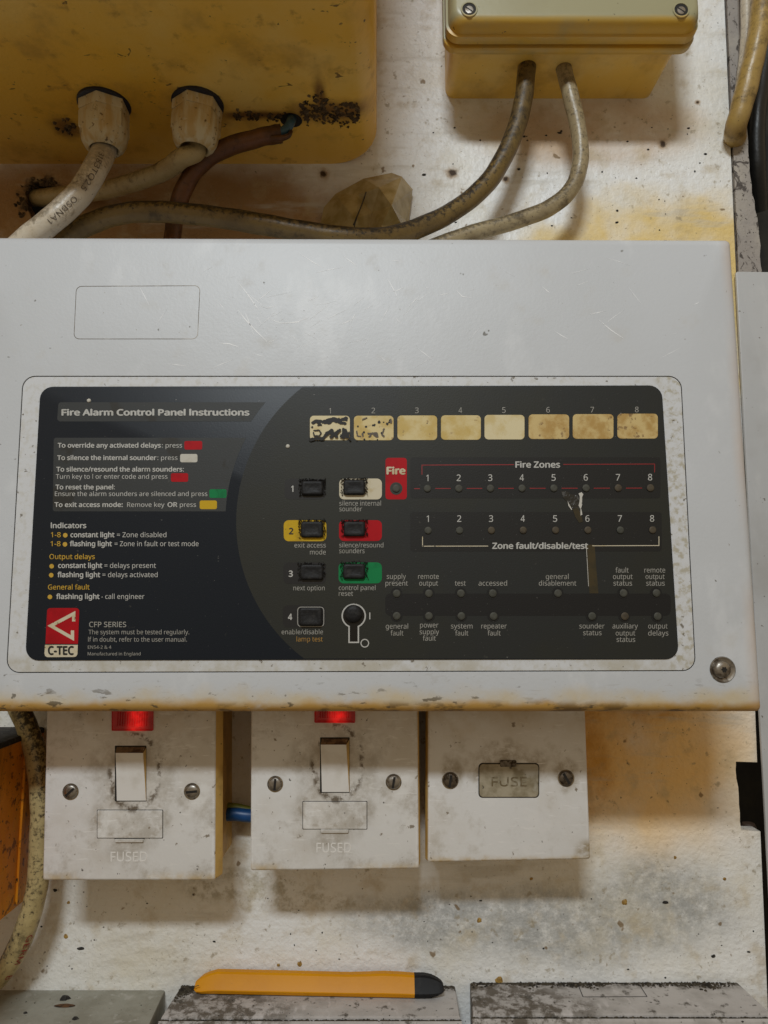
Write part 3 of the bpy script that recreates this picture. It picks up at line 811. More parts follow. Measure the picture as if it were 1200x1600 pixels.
oa, pa = cab('cable', [GA + Vector((.001, .002, .009)), GA + Vector((-.0005, .001, -.002)), (148, 265, .069), (125, 302, .072), (88, 338, .074), (46, 372, .073), (10, 405, .070)], .0066, M['cab_white'],
             'white printed cable hanging from the leftmost gland of the yellow enclosure', .02, 2)
cable_print(oa, pa, .0066, '3183TQ2.5', .031, .0027, .62, M['print_dark'], 1.25)
cable_print(oa, pa, .0066, 'OSBNA1', .060, .0027, .62, M['print_dark'], 1.25)
ob, pb_ = cab('cable', [GB + Vector((.001, .002, .009)), GB + Vector((0, .003, -.001)), (284, 247, .054), (258, 266, .044), (215, 283, .030), (160, 298, .016), (108, 304, .008), (66, 309, -.004), (40, 309, -.022)], .0054, M['cab_beige'],
              'beige cable from the second gland running left into the burnt hole in the wall', .02, 3)
oc, pc_ = cab('cable', [(440, 209, .049), (432, 210, .049), (402, 216, .049), (342, 236, .046), (302, 270, .041), (280, 315, .036), (270, 365, .034), (268, 410, .034)], .0051, M['cab_rust'],
              'rusty brown cable with stripped end curving down from the crusted hole', .05, 4)
mb = MB()
mb.tube([P(432, 207, .050), P(441, 206, .0515), P(449, 200, .051), P(454, 191, .050), PZ(457, 182, ZB + .004)], .0027, 12)
mb.tube([P(433, 209, .047), P(445, 206, .048), P(453, 196, .047), PZ(451, 184, ZB + .004)], .0019, 10)
mb.build('bare_core', M['wire_blue_dull'], oc, 60)
mb = MB(); mb.tube([P(425, 216, .0515), P(440, 216, .053), P(451, 212, .053), P(455, 205, .0515)], .0017, 8, 0, True, lambda t: 1.15 - .5 * t)
mb.build('torn_sheath', M['cab_rust'], oc, 60)
od, pd_ = cab('cable', [PZ(823, 100, ZJ + .006), PZ(823, 106, ZJ - .001), (817, 160, .029), (800, 218, .029), (766, 280, .030), (716, 325, .034), (655, 356, .042), (600, 371, .050), (540, 371, .055), (470, 361, .057), (400, 349, .058), (330, 338, .058), (250, 331, .057), (190, 334, .056), (140, 350, .056), (104, 372, .056), (70, 405, .056)], .0057, M['cab_dirty'],
              'grimy cable from the junction box sagging left along the top of the control panel', .03, 5)
oe, pe_ = cab('cable', [PZ(880, 102, ZJ + .006), PZ(881, 108, ZJ - .001), (893, 155, .029), (904, 205, .028), (907, 250, .027), (894, 293, .027), (858, 325, .028), (800, 347, .030), (740, 364, .032), (690, 381, .034), (640, 402, .036)], .0049, M['cab_grey'],
              'greyed cable bending back below the junction box, right of the grimy one', .03, 6)
og, pg_ = cab('cable', [(1198, -60, .026), (1190, 20, .026), (1180, 80, .024), (1166, 140, .020), (1152, 190, .014), (1148, 209, .006), (1150, 220, -.004)], .0066, M['cab_tan'],
              'thick tan cable dropping at the top right corner over the trim strip', .04, 7)
oh, ph_ = cab('cable', [(1163, -60, .009), (1166, 0, .009), (1166, 60, .008), (1160, 120, .006), (1152, 175, .004)], .0036, M['cab_white'],
              'thin white cable tucked behind the thick tan cable at the top right', .03, 8)
oi, pi_ = cab('cable', [(1203, 60, -.03), (1190, 130, -.03), (1182, 190, -.03), (1182, 260, -.035), (1186, 330, -.05)], .006, M['cab_dark'],
              'dark cable in the black gap beyond the trim strip', .03, 9)
of, pf_ = cab('cable', [(18, 1085, .020), (38, 1125, .022), (56, 1180, .024), (64, 1250, .025), (63, 1320, .025), (58, 1385, .025), (44, 1440, .024), (22, 1492, .021), (-6, 1530, .017), (-50, 1565, .014)], .0057, M['cab_speck'],
              'speckled tan cable with red print curving past the orange box', .03, 10)
cable_print(of, pf_, .0057, 'GERM', .128, .0030, .95, M['print_red'], 1.5)
cable_print(of, pf_, .0057, 'B', .152, .0030, .95, M['print_red'], 1.2)

# blue and earth wires between the first two switch boxes
mb = MB(); mb.tube([P(345, 1273, .012), P(366, 1272, .013), P(385, 1274, .013), P(402, 1275, .012)], .0036, 14)
o = mb.build('wire', M['wire_blue'], None, 60, P(374, 1273, .012))
tag(o, 'short blue wire bridging the gap between the two rocker switches', 'wire')
mb = MB(); mb.tube([P(345, 1260, .010), P(368, 1261, .011), P(386, 1265, .011), P(402, 1267, .010)], .0022, 12)
o = mb.build('wire', M['wire_yg'], None, 60, P(374, 1262, .01))
tag(o, 'yellow green earth wire lying on the blue wire between the switches', 'wire')

# ================================================================== crumpled brown film
FV = dict(A=(493, 384, .004), B=(506, 324, .005), C=(524, 303, .009), D=(568, 279, .013), E=(612, 270, .009), F=(628, 276, .013), G=(645, 296, .004), H=(638, 350, .004), I=(632, 386, .008),
          J=(592, 293, .024), K=(612, 321, .029), L=(629, 354, .018), M=(556, 342, .022), N=(537, 320, .017), O=(581, 332, .015), Q=(603, 386, .025), R=(543, 386, .017), S=(571, 386, .012),
          T=(600, 281, .014), U=(596, 352, .024), V=(518, 346, .011), W=(560, 304, .015))
FT = 'ABV AVR BCN BNV VNR NMR CWN CDW WDJ NWM WOM WJO DTJ DET ETF JTF JFK FGK GHK KHL LHI JKO OKU KLU ULQ LIQ MOS OUS UQS MSR'.split()
mb = MB(); ks_ = list(FV)
mb.add([P(*FV[k]) for k in ks_], [tuple(ks_.index(c) for c in t) for t in FT])
o = mb.build('plastic_film', M['film'], None, 0, P(585, 372, .01))
tag(o, 'crumpled brown plastic film scrap standing behind the top of the control panel', 'plastic scrap')
mb = MB()  # thin dark tubes draw the shade in the film's folds
for cr in ([(572, 300, .019), (566, 318, .020), (557, 340, .0235), (552, 352, .022)], [(557, 341, .0235), (554, 356, .021), (562, 372, .018), (560, 384, .016)]):
    mb.tube([P(x, y, d + .001) for x, y, d in cr], .0004, 6)
mb.build('crease_shade', M['grime_crease_brown'], o, 40)

# ================================================================== CONTROL PANEL
DC = D_CASE
tr = XZ(1139, 377, DC - .004); br = XZ(1189, 1112, DC - .003)
cx = (P(549, 816, DC).x)
XR = (tr[0] + br[0]) / 2
cc = [(2 * cx - br[0], br[1]), br, tr, (2 * cx - tr[0], P(300, 373, DC - .004).z)]
PB = Vector((cx, 0, br[1]))
pan = empty('control_panel', PB, 'wide white fire alarm control panel with black instruction faceplate', 'control panel')
mb = MB()
gq = [XZ(10, 1051, DC), XZ(1087, 1048, DC), XZ(1064, 588, DC), XZ(36, 588, DC)]
L = [at(rq(cc, .0022, 6), .0)]
for k in range(5):
    t = k / 4 * math.pi / 2; bv = .0045
    ins = bv * (1 - math.cos(t))
    L.append(at(rq(inset(cc, ins), .0024, 6), DC - bv + bv * math.sin(t)))
gr = .0060
for ins, d in ((-.00030, 0), (-.00018, -.00018), (-.00016, -.0014), (.00016, -.0014), (.00018, -.00018), (.00032, 0.0)):
    L.append(at(rq(inset(gq, ins), gr - ins, 6), DC + d))
mis = [0] * (len(L) - 1)
mis[-4] = mis[-3] = mis[-2] = 2; mis[-1] = 1
mb.loft(L, False, False, 0, mis)
# bezel surface inside the groove (capped: the faceplate lies on it)
mb.add(L[-1], [tuple(range(len(L[-1])))], 1)
case = mb.build('case', [M['case'], M['bezel'], M['soot']], pan, 30)
# outline of the blanked knock-out on the case front
mb = MB()
kq = [XZ(115, 530, DC), XZ(309, 530, DC), XZ(313, 446, DC), XZ(119, 447, DC)]
a = rq(kq, .0028, 6); b2 = rq(inset(kq, .00026), .0026, 6); n = len(a)
mb.add(at(a, DC + .00006) + at(b2, DC + .00006), [(j, (j + 1) % n, n + (j + 1) % n, n + j) for j in range(n)])
mb.build('knockout_outline', M['grimeline'], case, 0)
# scratches
mb = MB(); rs = random.Random(17)
def scratch(pts, wpx):
    L_ = []; n = len(pts)
    for i, (x, y) in enumerate(pts):
        ww = wpx * math.sin(math.pi * (i + .15) / (n - .7)) * .5
        a = Vector(pts[max(i - 1, 0)]); c = Vector(pts[min(i + 1, n - 1)]); t = (c - a).normalized()
        L_.append((P(x - t.y * ww, y + t.x * ww, DC + .00005), P(x + t.y * ww, y - t.x * ww, DC + .00005)))
    mb.add([q for ab in L_ for q in ab], [(2 * i, 2 * i + 1, 2 * i + 3, 2 * i + 2) for i in range(n - 1)])
scratch([(370, 482), (384, 500), (401, 518), (421, 537)], 1.6)
scratch([(372, 441), (385, 457), (399, 477), (412, 494)], 1.4)
scratch([(343, 536), (358, 537), (373, 542)], 1.8)
scratch([(219, 450), (226, 463), (233, 477)], 1.2)
scratch([(420, 498), (440, 505), (465, 503), (484, 495)], 1.6)
scratch([(405, 478), (418, 481), (430, 478)], 1.4)
scratch([(712, 452), (722, 463), (737, 466)], 1.2)
scratch([(936, 500), (955, 516), (978, 531)], 1.4)
scratch([(868, 518), (877, 524), (888, 530)], 1.2)
for k in range(64):
    x, y = (rs.gauss(520, 110), rs.gauss(480, 45)) if rs.random() < .6 else (rs.uniform(230, 1110), rs.uniform(405, 575)); y = min(max(y, 408), 572); x = min(max(x, 150), 1105); an = rs.choice((rs.gauss(.8, .3), rs.gauss(-.5, .3))); l = min(rs.uniform(4, 22), 24)
    scratch([(x - l * math.cos(an), y - l * math.sin(an)), (x, y + rs.uniform(-1, 1)), (x + l * math.cos(an), y + l * math.sin(an))], rs.uniform(.5, 1.2))
mb.build('scratches', M['scratch'], case, 0)

# faceplate
DP = DC + .0005
fq = [XZ(39, 1032, DP), XZ(1061, 1030, DP), XZ(1034, 602, DP), XZ(63, 604, DP)]
mb = MB(); slab(mb, fq, .0062, DC - .0002, DP, .00015, 0, 2)
fp = mb.build('faceplate', M['plate_navy'], pan, 30)
e1_, e2_, e3_, e4_, e5_ = (DP + .00006 * k for k in range(1, 6))
C0 = Vector((636, 816)); RAD = 267
def arc(y0, y1, rad, n=24):
    out = []
    for k in range(n + 1):
        y = y0 + (y1 - y0) * k / n
        out.append((C0.x - math.sqrt(rad * rad - (y - C0.y) ** 2), y))
    return out
def region(mb, pts, dep, mi=0):
    loop = [Vector((*XZ(x, y, dep), 0)) for x, y in pts]
    mb.add([(q.x, -dep, q.y) for q in loop], tessellate_polygon([loop]), mi)
fr = [tuple(q) for q in rq([XZ(39, 1032, DP), XZ(1061, 1030, DP), XZ(1034, 602, DP), XZ(63, 604, DP)], .0062, 8)]
ins_fr = rq(inset(fq, .0003), .0060, 8)          # BL(9) BR(9) TR(9) TL(9)
rightside = ins_fr[9:27]                          # bottom right corner then top right corner
a_pts = [XZ(x, y, e1_) for x, y in arc(605, 1029, RAD, 40)]
zt, zb = XZ(600, 603.8, DP)[1], XZ(600, 1030, DP)[1]
loop = [Vector((x, z, 0)) for x, z in rightside + a_pts]
mb = MB(); mb.add([(q.x, -e1_, q.y) for q in loop], tessellate_polygon([loop]))
mb.build('grey_field', M['plate_grey'], fp, 0, flip=False)
mb = MB()
def arcbox(x0, y0, y1, rad, rp):
    pts = []
    for k in range(7):
        t = k / 6 * math.pi / 2; pts.append((x0 + rp - rp * math.sin(t), y0 + rp - rp * math.cos(t)))
    for k in range(7):
        t = k / 6 * math.pi / 2; pts.append((x0 - 1.5 + rp - rp * math.cos(t), y1 - rp + rp * math.sin(t)))
    pts += arc(y1, y0, rad, 10)
    region(mb, pts, e1_)
arcbox(91, 628.5, 658.5, 290, 5)
mb.build('heading_bar', M['plate_box'], fp, 0, flip=False)
mb = MB(); arcbox(84, 684, 799, 284, 4)
mb.build('instruction_box', M['plate_box'], fp, 0, flip=False)
for (x0, y0, x1, y1) in ((641, 714.5, 1032, 778.5), (641, 800, 1034, 861.5)):
    mb = MB(); flat(mb, x0, y0, x1, y1, 5, e2_); mb.build('zone_box', M['plate_dark'], fp, 0)
mb = MB(); flat(mb, 602, 927.5, 1048, 962, 8, e2_); mb.build('status_band', M['plate_band'], fp, 0)

# printed colour patches in the instruction text
for (x0, y0, x1, y1, mm) in ((288, 689, 316, 702.5, 'red'), (281.5, 709.3, 308.5, 722.3, 'off_white'), (267, 739.3, 294, 752.8, 'red'), (327, 764.3, 354, 778, 'green'), (312, 782, 339, 795.5, 'yellow')):
    mb = MB(); flat(mb, x0, y0, x1, y1, 3, e2_); mb.build('colour_patch', M[mm], fp, 0)
# lettering, one mesh per block
TL = [  # text, x0, x1, baseline, cap, bold
    [('Fire Alarm Control Panel Instructions', 96, 390, 649, 9.2, .075)],
    [('To override any activated delays', 90, 251.5, 699.3, 7.0, .05), (': press', 253, 284.5, 699.3, 7.0, 0),
     ('To silence the internal sounder', 89.3, 244.5, 718.7, 7.0, .05), (': press', 246, 277.3, 718.7, 7.0, 0),
     ('To silence/resound the alarm sounders', 88, 285, 736.7, 7.0, .05), (':', 286, 287.3, 736.7, 7, 0),
     ('Turn key to I or enter code and press', 87.3, 261.7, 748, 7.0, 0),
     ('To reset the panel', 86.7, 177, 764.5, 7.0, .05), (':', 178, 179.3, 764.5, 7, 0),
     ('Ensure the alarm sounders are silenced and press', 85.7, 324, 775, 7.0, 0),
     ('To exit access mode:', 85, 192, 792, 7.0, .05), ('Remove key', 198.7, 257, 792, 7.0, 0), ('OR', 261.7, 277.3, 792, 7.0, .05), ('press', 281, 306.3, 792, 7.0, 0)],
    [('Indicators', 79.3, 135, 825, 7.8, .05), ('constant light', 110, 179, 839.3, 7.6, .05), ('= Zone disabled', 182.7, 260, 839.3, 7.6, 0),
     ('flashing light', 109, 175, 853.3, 7.6, .05), ('= Zone in fault or test mode', 179, 310.3, 853.3, 7.6, 0),
     ('constant light', 90.7, 160, 887.3, 7.6, .05), ('= delays present', 163, 243.7, 887.3, 7.6, 0),
     ('flashing light', 89.7, 156.7, 901.7, 7.6, .05), ('= delays activated', 160, 246.3, 901.7, 7.6, 0),
     ('flashing light', 87.7, 155.7, 935.7, 7.6, .05), ('- call engineer', 158.3, 225.7, 935.7, 7.6, 0)],
    [('CFP SERIES', 139.3, 197.3, 979.7, 8, .02), ('The system must be tested regularly.', 138.3, 295.7, 991, 7, 0),
     ('If in doubt, refer to the user manual.', 137.7, 292, 1002.5, 7, 0), ('EN54-2 & 4', 137.3, 174, 1013.7, 5, 0), ('Manufactured in England', 137, 219.7, 1024, 5, 0)]]
for nm, blk in zip(('heading_lettering', 'instruction_lettering', 'indicator_lettering', 'maker_lettering'), TL):
    mb = MB()
    for (t, x0, x1, bl, cap, bo) in blk: mb.text(t, x0, x1, bl, cap, e3_, bo)
    mb.build(nm, M['ink'] if nm != 'maker_lettering' else M['ink_dim'], fp, 0, flip=False)
mb = MB()
for (t, x0, x1, bl) in (('1-8', 79.5, 95, 839.3), ('1-8', 79, 94.7, 853.3), ('Output delays', 77.3, 148.3, 873.5), ('General fault', 75, 140, 921)):
    mb.text(t, x0, x1, bl, 7.6, e3_, .02)
for x, y in ((102, 836.3), (101.5, 850.5), (80.7, 884.7), (80, 898.7), (78, 932.7)): mb.disc(x, y, 3.6, e3_, 16)
mb.build('yellow_lettering', M['ink_yellow'], fp, 0, flip=False)
# maker's mark
lg = MB()
region(lg, [(71, 1006), (73.5, 955)] + [(73.5 + 5 - 5 * math.cos(k / 5 * math.pi / 2), 955 - 5 * math.sin(k / 5 * math.pi / 2)) for k in range(1, 6)] + [(118.8 + 5 * math.sin(k / 5 * math.pi / 2), 955 - 5 * math.cos(k / 5 * math.pi / 2)) for k in range(6)] + [(121.8, 1006)], e2_)
logo = lg.build('maker_mark', M['red'], fp, 0, flip=False)
lg = MB()
region(lg, [(70.3, 1007.5), (121.6, 1007.5), (121, 1022), (119, 1025.5), (116, 1026.5), (74, 1026.8), (70.5, 1025), (69.4, 1021)], e2_)
lg.line([(115.2, 971), (115.2, 958.8), (79.5, 977.8), (113.2, 997), (113.2, 985)], 5.2, e3_)
lg.build('mark_emblem', M['cream'], logo, 0, flip=False)
lg = MB(); lg.text('C-TEC', 74.7, 115.7, 1022.6, 12.6, e3_, .07); lg.build('mark_lettering', M['ink_black'], logo, 0, flip=False)
# white rivets
for x, y in ((139, 626), (449.7, 697.3)):
    p = P(x, y, DP); mb = MB(); mb.lathe(p, (0, -1, 0), [(.0010, 0), (.0009, .0004), (.0005, .0006)], 14)
    mb.build('rivet', M['off_white'], fp, 50)

# zone number cards
num_x = [515.7, 583.3, 651.3, 719.3, 787.3, 856.3, 925.3, 995]
cards = [(484.3, 649.7, 546.7, 688), (553, 649.7, 615, 688), (621, 649.3, 683, 687.7), (689, 649, 751.3, 687.3), (757, 648.4, 819.5, 686.8), (825.9, 647.6, 889.2, 686.1), (894.8, 647.2, 958.5, 685.8), (964.5, 646.5, 1027.8, 685.4)]
mb = MB()
for i, x in enumerate(num_x):
    wd = 2.5 if i == 0 else 5.6
    mb.text(str(i + 1), x - wd / 2, x + wd / 2, 646 - i * .27, 8.6, e3_, 0)
mb.build('card_numbers', M['ink_dim'], fp, 0, flip=False)
cm = ['card_clean', 'card', 'card', 'card', 'card_clean', 'card_brown', 'card_brown', 'card_brown']
cards_o = []
for i, q in enumerate(cards):
    mb = MB(); c = quad(*q, DP)
    L = [at(rq(c, .0019, 5), DP - .0001), at(rq(c, .0019, 5), e2_), at(rq(inset(c, .0001), .0018, 5), e3_)]
    mb.loft(L, False, True)
    cards_o.append(mb.build('zone_label', M[cm[i]], pan, 30))
cards_o[0]['label'] = 'zone label window heavily overwritten in black marker'
cards_o[1]['label'] = 'zone label window with faded black marker dots'
rk = random.Random(9)
class Ink(MB):
    k = 0
    def dab(s, x, y, r, ry=None):
        s.k += 1
        n = 9; d = e4_ + .000004 * s.k
        s.add([P(x + r * rk.uniform(.75, 1.2) * math.cos(t * 2 * math.pi / n), y + (ry or r) * rk.uniform(.75, 1.2) * math.sin(t * 2 * math.pi / n), d) for t in range(n)], [tuple(range(n))])
    def run(s, pts, r):
        for i in range(len(pts) - 1):
            a, b_ = Vector(pts[i]), Vector(pts[i + 1]); m_ = max(2, int((b_ - a).length / (r * .6)))
            for k in range(m_): q = a.lerp(b_, k / m_); s.dab(q.x + rk.uniform(-.4, .4), q.y + rk.uniform(-.4, .4), r * rk.uniform(.8, 1.2))
def cz(p): return [(480 + x / 8.28, 640 + y / 8.28) for x, y in p]
k1 = Ink()
k1.run(cz([(70, 170), (120, 150), (200, 160), (280, 135), (350, 120), (420, 140), (500, 115), (520, 150)]), 2.9)
k1.run(cz([(230, 165), (280, 175), (330, 140), (440, 170), (500, 180)]), 2.4)
k1.run(cz([(70, 170), (75, 185), (110, 160), (180, 195), (130, 200)]), 1.3)
k1.run(cz([(60, 228), (75, 228)]), 1.4)
k1.run(cz([(85, 270), (150, 265), (180, 300), (160, 340), (90, 340), (80, 290)]), 1.0)
k1.run(cz([(50, 390), (120, 370), (200, 375), (250, 320), (320, 260), (330, 330), (300, 360)]), 2.6)
k1.run(cz([(290, 300), (360, 330), (420, 265), (350, 310), (390, 360)]), 2.1)
k1.run(cz([(470, 250), (470, 360), (500, 270), (520, 350), (480, 330), (430, 345)]), 2.6)
k1.run(cz([(540, 290), (530, 350), (560, 395)]), 1.4)
k1.build('marker_scrawl', M['marker'], cards_o[0], 0, flip=False)
k2 = Ink()
for (x, y, r) in ((655, 218, 1.7), (760, 222, 1.9), (870, 200, 2.0), (850, 205, 1.6), (932, 163, 2.5), (1035, 185, 2.3), (1070, 140, 1.8), (990, 165, 1.2), (1060, 165, 1.6), (735, 295, 1.8), (740, 385, 1.6), (908, 388, 1.2), (965, 305, 2.0), (990, 345, 1.2), (645, 405, 1.3), (810, 400, 1.1), (895, 330, 2.6)):
    q = cz([(x, y)])[0]; k2.dab(q[0], q[1], r)
k2.build('marker_scrawl', M['marker'], cards_o[1], 0, flip=False)
k3 = Ink()
k3.run(cz([(640, 280), (650, 340), (690, 350)]), 1.1); k3.run(cz([(715, 310), (725, 350)]), 1.3); k3.run(cz([(790, 310), (830, 312), (800, 360)]), 1.6)
k3.run(cz([(850, 310), (900, 305), (905, 350), (860, 325)]), 1.7); k3.run(cz([(990, 250), (970, 320), (1000, 350)]), 1.3); k3.run(cz([(720, 130), (750, 115), (775, 105)]), 1.0); k3.run(cz([(1080, 125), (1085, 180)]), 1.6)
k3.build('faded_scrawl', M['marker_faint'], cards_o[1], 0, flip=False)

# fire pill, zone boxes
mb = MB(); flat(mb, 602.3, 715.3, 635.7, 780.3, 5, e2_); mb.build('fire_patch', M['red'], fp, 0)
mb = MB(); mb.text('Fire', 603.8, 633.8, 740.8, 10.8, e3_, .08); mb.build('fire_lettering', M['cream'], fp, 0, flip=False)
mb = MB()
mb.line([(659.3, 741.7), (659.3, 726.7), (803, 726)], 1.2, e3_); mb.line([(880, 725.6), (1022.8, 725), (1022.8, 738)], 1.2, e3_)
zx = [667.7, 716.7, 766, 815.3, 865, 915.2, 965.5, 1015.7]
mb.line([(647, 763.5), (656, 763.5)], 1.2, e3_)
for i in range(7):
    mb.line([(zx[i] + 12.5, 763.3 - i * .1), (zx[i + 1] - 12.5, 763.2 - i * .1)], 1.2, e3_)
mb.build('red_rule', M['red_line'], fp, 0, flip=False)
mb = MB()
mb.line([(660.2, 838.5), (660.2, 853.4), (762.7, 853.2)], 1.2, e3_); mb.line([(925.3, 852.8), (1029.6, 852.4), (1029.6, 838)], 1.2, e3_)
mb.build('cream_rule', M['cream'], fp, 0, flip=False)
mb = MB()
mb.text('Fire Zones', 805.2, 875.2, 730.5, 9.2, e3_, .05)
mb.text('Zone fault/disable/test', 769, 919, 857.3, 9, e3_, .055)
fx = [668.3, 717.5, 767.2, 816.8, 867.3, 917.8, 968.4, 1018.8]
for i in range(8):
    wd = 3.5 if i == 0 else 6.6
    mb.text(str(i + 1), zx[i] - wd / 2, zx[i] + wd / 2, 751.8 - i * .17, 10, e3_, .012)
    mb.text(str(i + 1), fx[i] - wd / 2, fx[i] + wd / 2, 815.4 - i * .05, 10, e3_, .012)
mb.build('zone_lettering', M['ink'], fp, 0, flip=False)

# indicator lamps
def lamp(x, y, r, mm, halo=0, hm='plate_band'):
    mb = MB()
    p = P(x, y, DP); k = r / FPX * (DIST - DP)
    mb.lathe(p + Vector((0, -.00030, 0)), (0, -1, 0), [(k, .0003), (k * .95, .00042), (k * .5, .00046)], 20)
    o = mb.build('indicator_light', M[mm], pan, 60)
    if halo:
        mb = MB(); mb.disc(x, y, halo, e4_ - .00003, 22); mb.build('light_surround', M[hm], o, 0)
for i in range(8):
    lamp(zx[i], 763.3 - i * .12, 5.8, 'led' if i not in (6, 7) else 'led_brown')
    lamp(fx[i] + .3, 828.8 - i * .1, 5.6, 'led' if i in (0, 1, 6) else 'led_brown')
lamp(619, 763.3, 6.2, 'led', 9.8, 'led_ring')
up = [619.7, 670, 720, 769.7, 871.4, 973.7, 1025]; lo = [619.7, 670, 720.7, 771, 924.6, 975.7, 1026.8]
for i in range(7):
    lamp(up[i], 927.2 - i * .1, 6, 'led', 9.2); lamp(lo[i], 962.3 + i * .1, 6, 'led' if i != 5 else 'led_brown', 9.2)
ST = [('supply', 604.3, 634.3, 904.5), ('present', 602.3, 637.3, 915), ('remote', 653.3, 685.7, 904.5), ('output', 655, 684.3, 915), ('test', 710.7, 727.7, 915), ('accessed', 747.7, 792.3, 915),
      ('general', 852.8, 888.5, 904.7), ('disablement', 842, 900.4, 915), ('fault', 961.7, 982.3, 894.6), ('output', 957.8, 988.3, 904.7), ('status', 958.5, 987.6, 915),
      ('remote', 1006.8, 1039.4, 894.6), ('output', 1008.6, 1038.3, 904.7), ('status', 1009.6, 1038.6, 915),
      ('general', 602.7, 637.7, 982.3), ('fault', 610.3, 630.3, 993), ('power', 656.3, 685, 980.5), ('supply', 655.7, 686, 991), ('fault', 660.7, 681, 1001), ('system', 704.7, 738.3, 982), ('fault', 711.3, 731.7, 993),
      ('repeater', 752, 791.7, 982), ('fault', 762, 782.3, 993), ('sounder', 905.3, 944.5, 982), ('status', 911.3, 940, 992.5), ('auxiliary', 957, 996.7, 982), ('output', 962, 992.5, 993), ('status', 963.4, 992.5, 1003),
      ('output', 1012.8, 1042.9, 982), ('delays', 1012.8, 1044.3, 993)]
mb = MB()
for t, x0, x1, bl in ST: mb.text(t, x0, x1, bl, 7.8, e3_, 0)
mb.build('status_lettering', M['ink_dim'], fp, 0, flip=False)
mb = MB()
for t, x0, x1, bl in (('silence internal', 530.3, 595.3, 790), ('sounder', 530.3, 565.7, 798.8), ('exit access', 460, 509, 855.5), ('mode', 484.3, 509, 866.3), ('silence/resound', 530, 599, 855.3), ('sounders', 530, 569.7, 864.3),
                      ('next option', 458.3, 507.3, 922.3), ('control panel', 529.3, 586.7, 922), ('reset', 529.3, 551.7, 931), ('enable/disable', 440, 504.7, 991)):
    mb.text(t, x0, x1, bl, 7.4, e3_, 0)
mb.build('button_lettering', M['ink_dim'], fp, 0, flip=False)
mb = MB(); mb.text('lamp test', 463.3, 504.3, 1002.2, 7.4, e3_, 0); mb.build('lamp_test_lettering', M['ink_brown'], fp, 0, flip=False)

# button pods
pods = [(444.7, 748, 508.5, 780, 'pod'), (443.3, 812.7, 510, 845.7, 'yellow'), (442.7, 879, 509.3, 912.3, 'pod'), (441.7, 945.7, 508.5, 980.3, 'pod'),
        (530, 747.7, 596.7, 780.3, 'cream'), (529.7, 812.7, 596.7, 845.3, 'red'), (529, 878.7, 596.7, 911.5, 'green')]
for x0, y0, x1, y1, mm in pods:
    mb = MB(); flat(mb, x0, y0, x1, y1, 8, e2_); mb.build('button_surround', M[mm], fp, 0)
mb = MB()
for t, x, bl in (('1', 456.7, 768.3), ('3', 454.3, 901), ('4', 453.3, 968.4)):
    wd = 3.8 if t == '1' else 6.8
    mb.text(t, x - wd / 2, x + wd / 2, bl, 9.2, e3_, .05)
mb.build('button_numbers', M['ink'], fp, 0, flip=False)
mb = MB(); mb.text('2', 451.2, 458.6, 834.5, 9.4, e3_, .055); mb.build('button_numbers', M['ink_black'], fp, 0, flip=False)
btn = [(469, 750.5, 507, 775, 9), (468.3, 814, 506.7, 841, 9), (467, 881, 507, 907, 5), (465.5, 948.5, 505.5, 979, 0), (534.7, 749, 572.5, 774.5, 9), (535, 814, 572.5, 839, 9), (534, 880, 572.5, 905.5, 7)]
rb = random.Random(31)
for i, (x0, y0, x1, y1, fl) in enumerate(btn):
    mb = MB(); c = quad(x0 + 2, y0 + 1, x1 - 2, y1 - 1, DP + .0008)
    L = [at(rq(c, .0012, 5), DP - .0001), at(rq(c, .0012, 5), DP + .0012), at(rq(inset(c, .0003), .0011, 5), DP + .0018), at(rq(inset(c, .0010), .0010, 5), DP + .0020), at(rq(inset(c, .0020), .0008, 5), DP + .0017)]
    mb.loft(L, False, True)
    bo = mb.build('push_button', M['button'], pan, 50)
    mb = MB()
    c = quad(x0 - 1, y0 - .5, x1 + 1, y1 + .5, e4_); a = rq(c, .0017, 5); b2 = rq(inset(c, .00035), .0014, 5); n = len(a)
    if i == 3: mb.add(at(a, e4_) + at(b2, e4_), [(j, (j + 1) % n, n + (j + 1) % n, n + j) for j in range(n)])
    if mb.v: mb.build('button_outline', M['ink_dim'], bo, 0, flip=False)
    mb = MB()
    for k in range(fl * 26):
        # sticky tufts round the edge, mostly along the top
        if rb.random() < .6: x, y = rb.uniform(x0 - 2, x1 + 2), y0 + rb.gauss(0, 1.4)
        else:
            x = rb.choice((x0, x1)) + rb.gauss(0, 1.2); y = rb.uniform(y0, y1)
        s_ = rb.uniform(.3, .95); n = 6; d = DP + .0003
        ring = [P(x + s_ * rb.uniform(.5, 1.3) * math.cos(t), y + s_ * rb.uniform(.5, 1.3) * math.sin(t), d) for t in (k_ * math.pi / 3 for k_ in range(6))]
        mid = P(x, y, d + rb.uniform(.0003, .0011))
        mb.loft([ring, [mid.lerp(q, .4) + Vector((0, mid.y - q.y, 0)) * .6 for q in ring]], False, True)
    if fl: mb.build('sticky_fluff', M['fluff'], bo, 0)
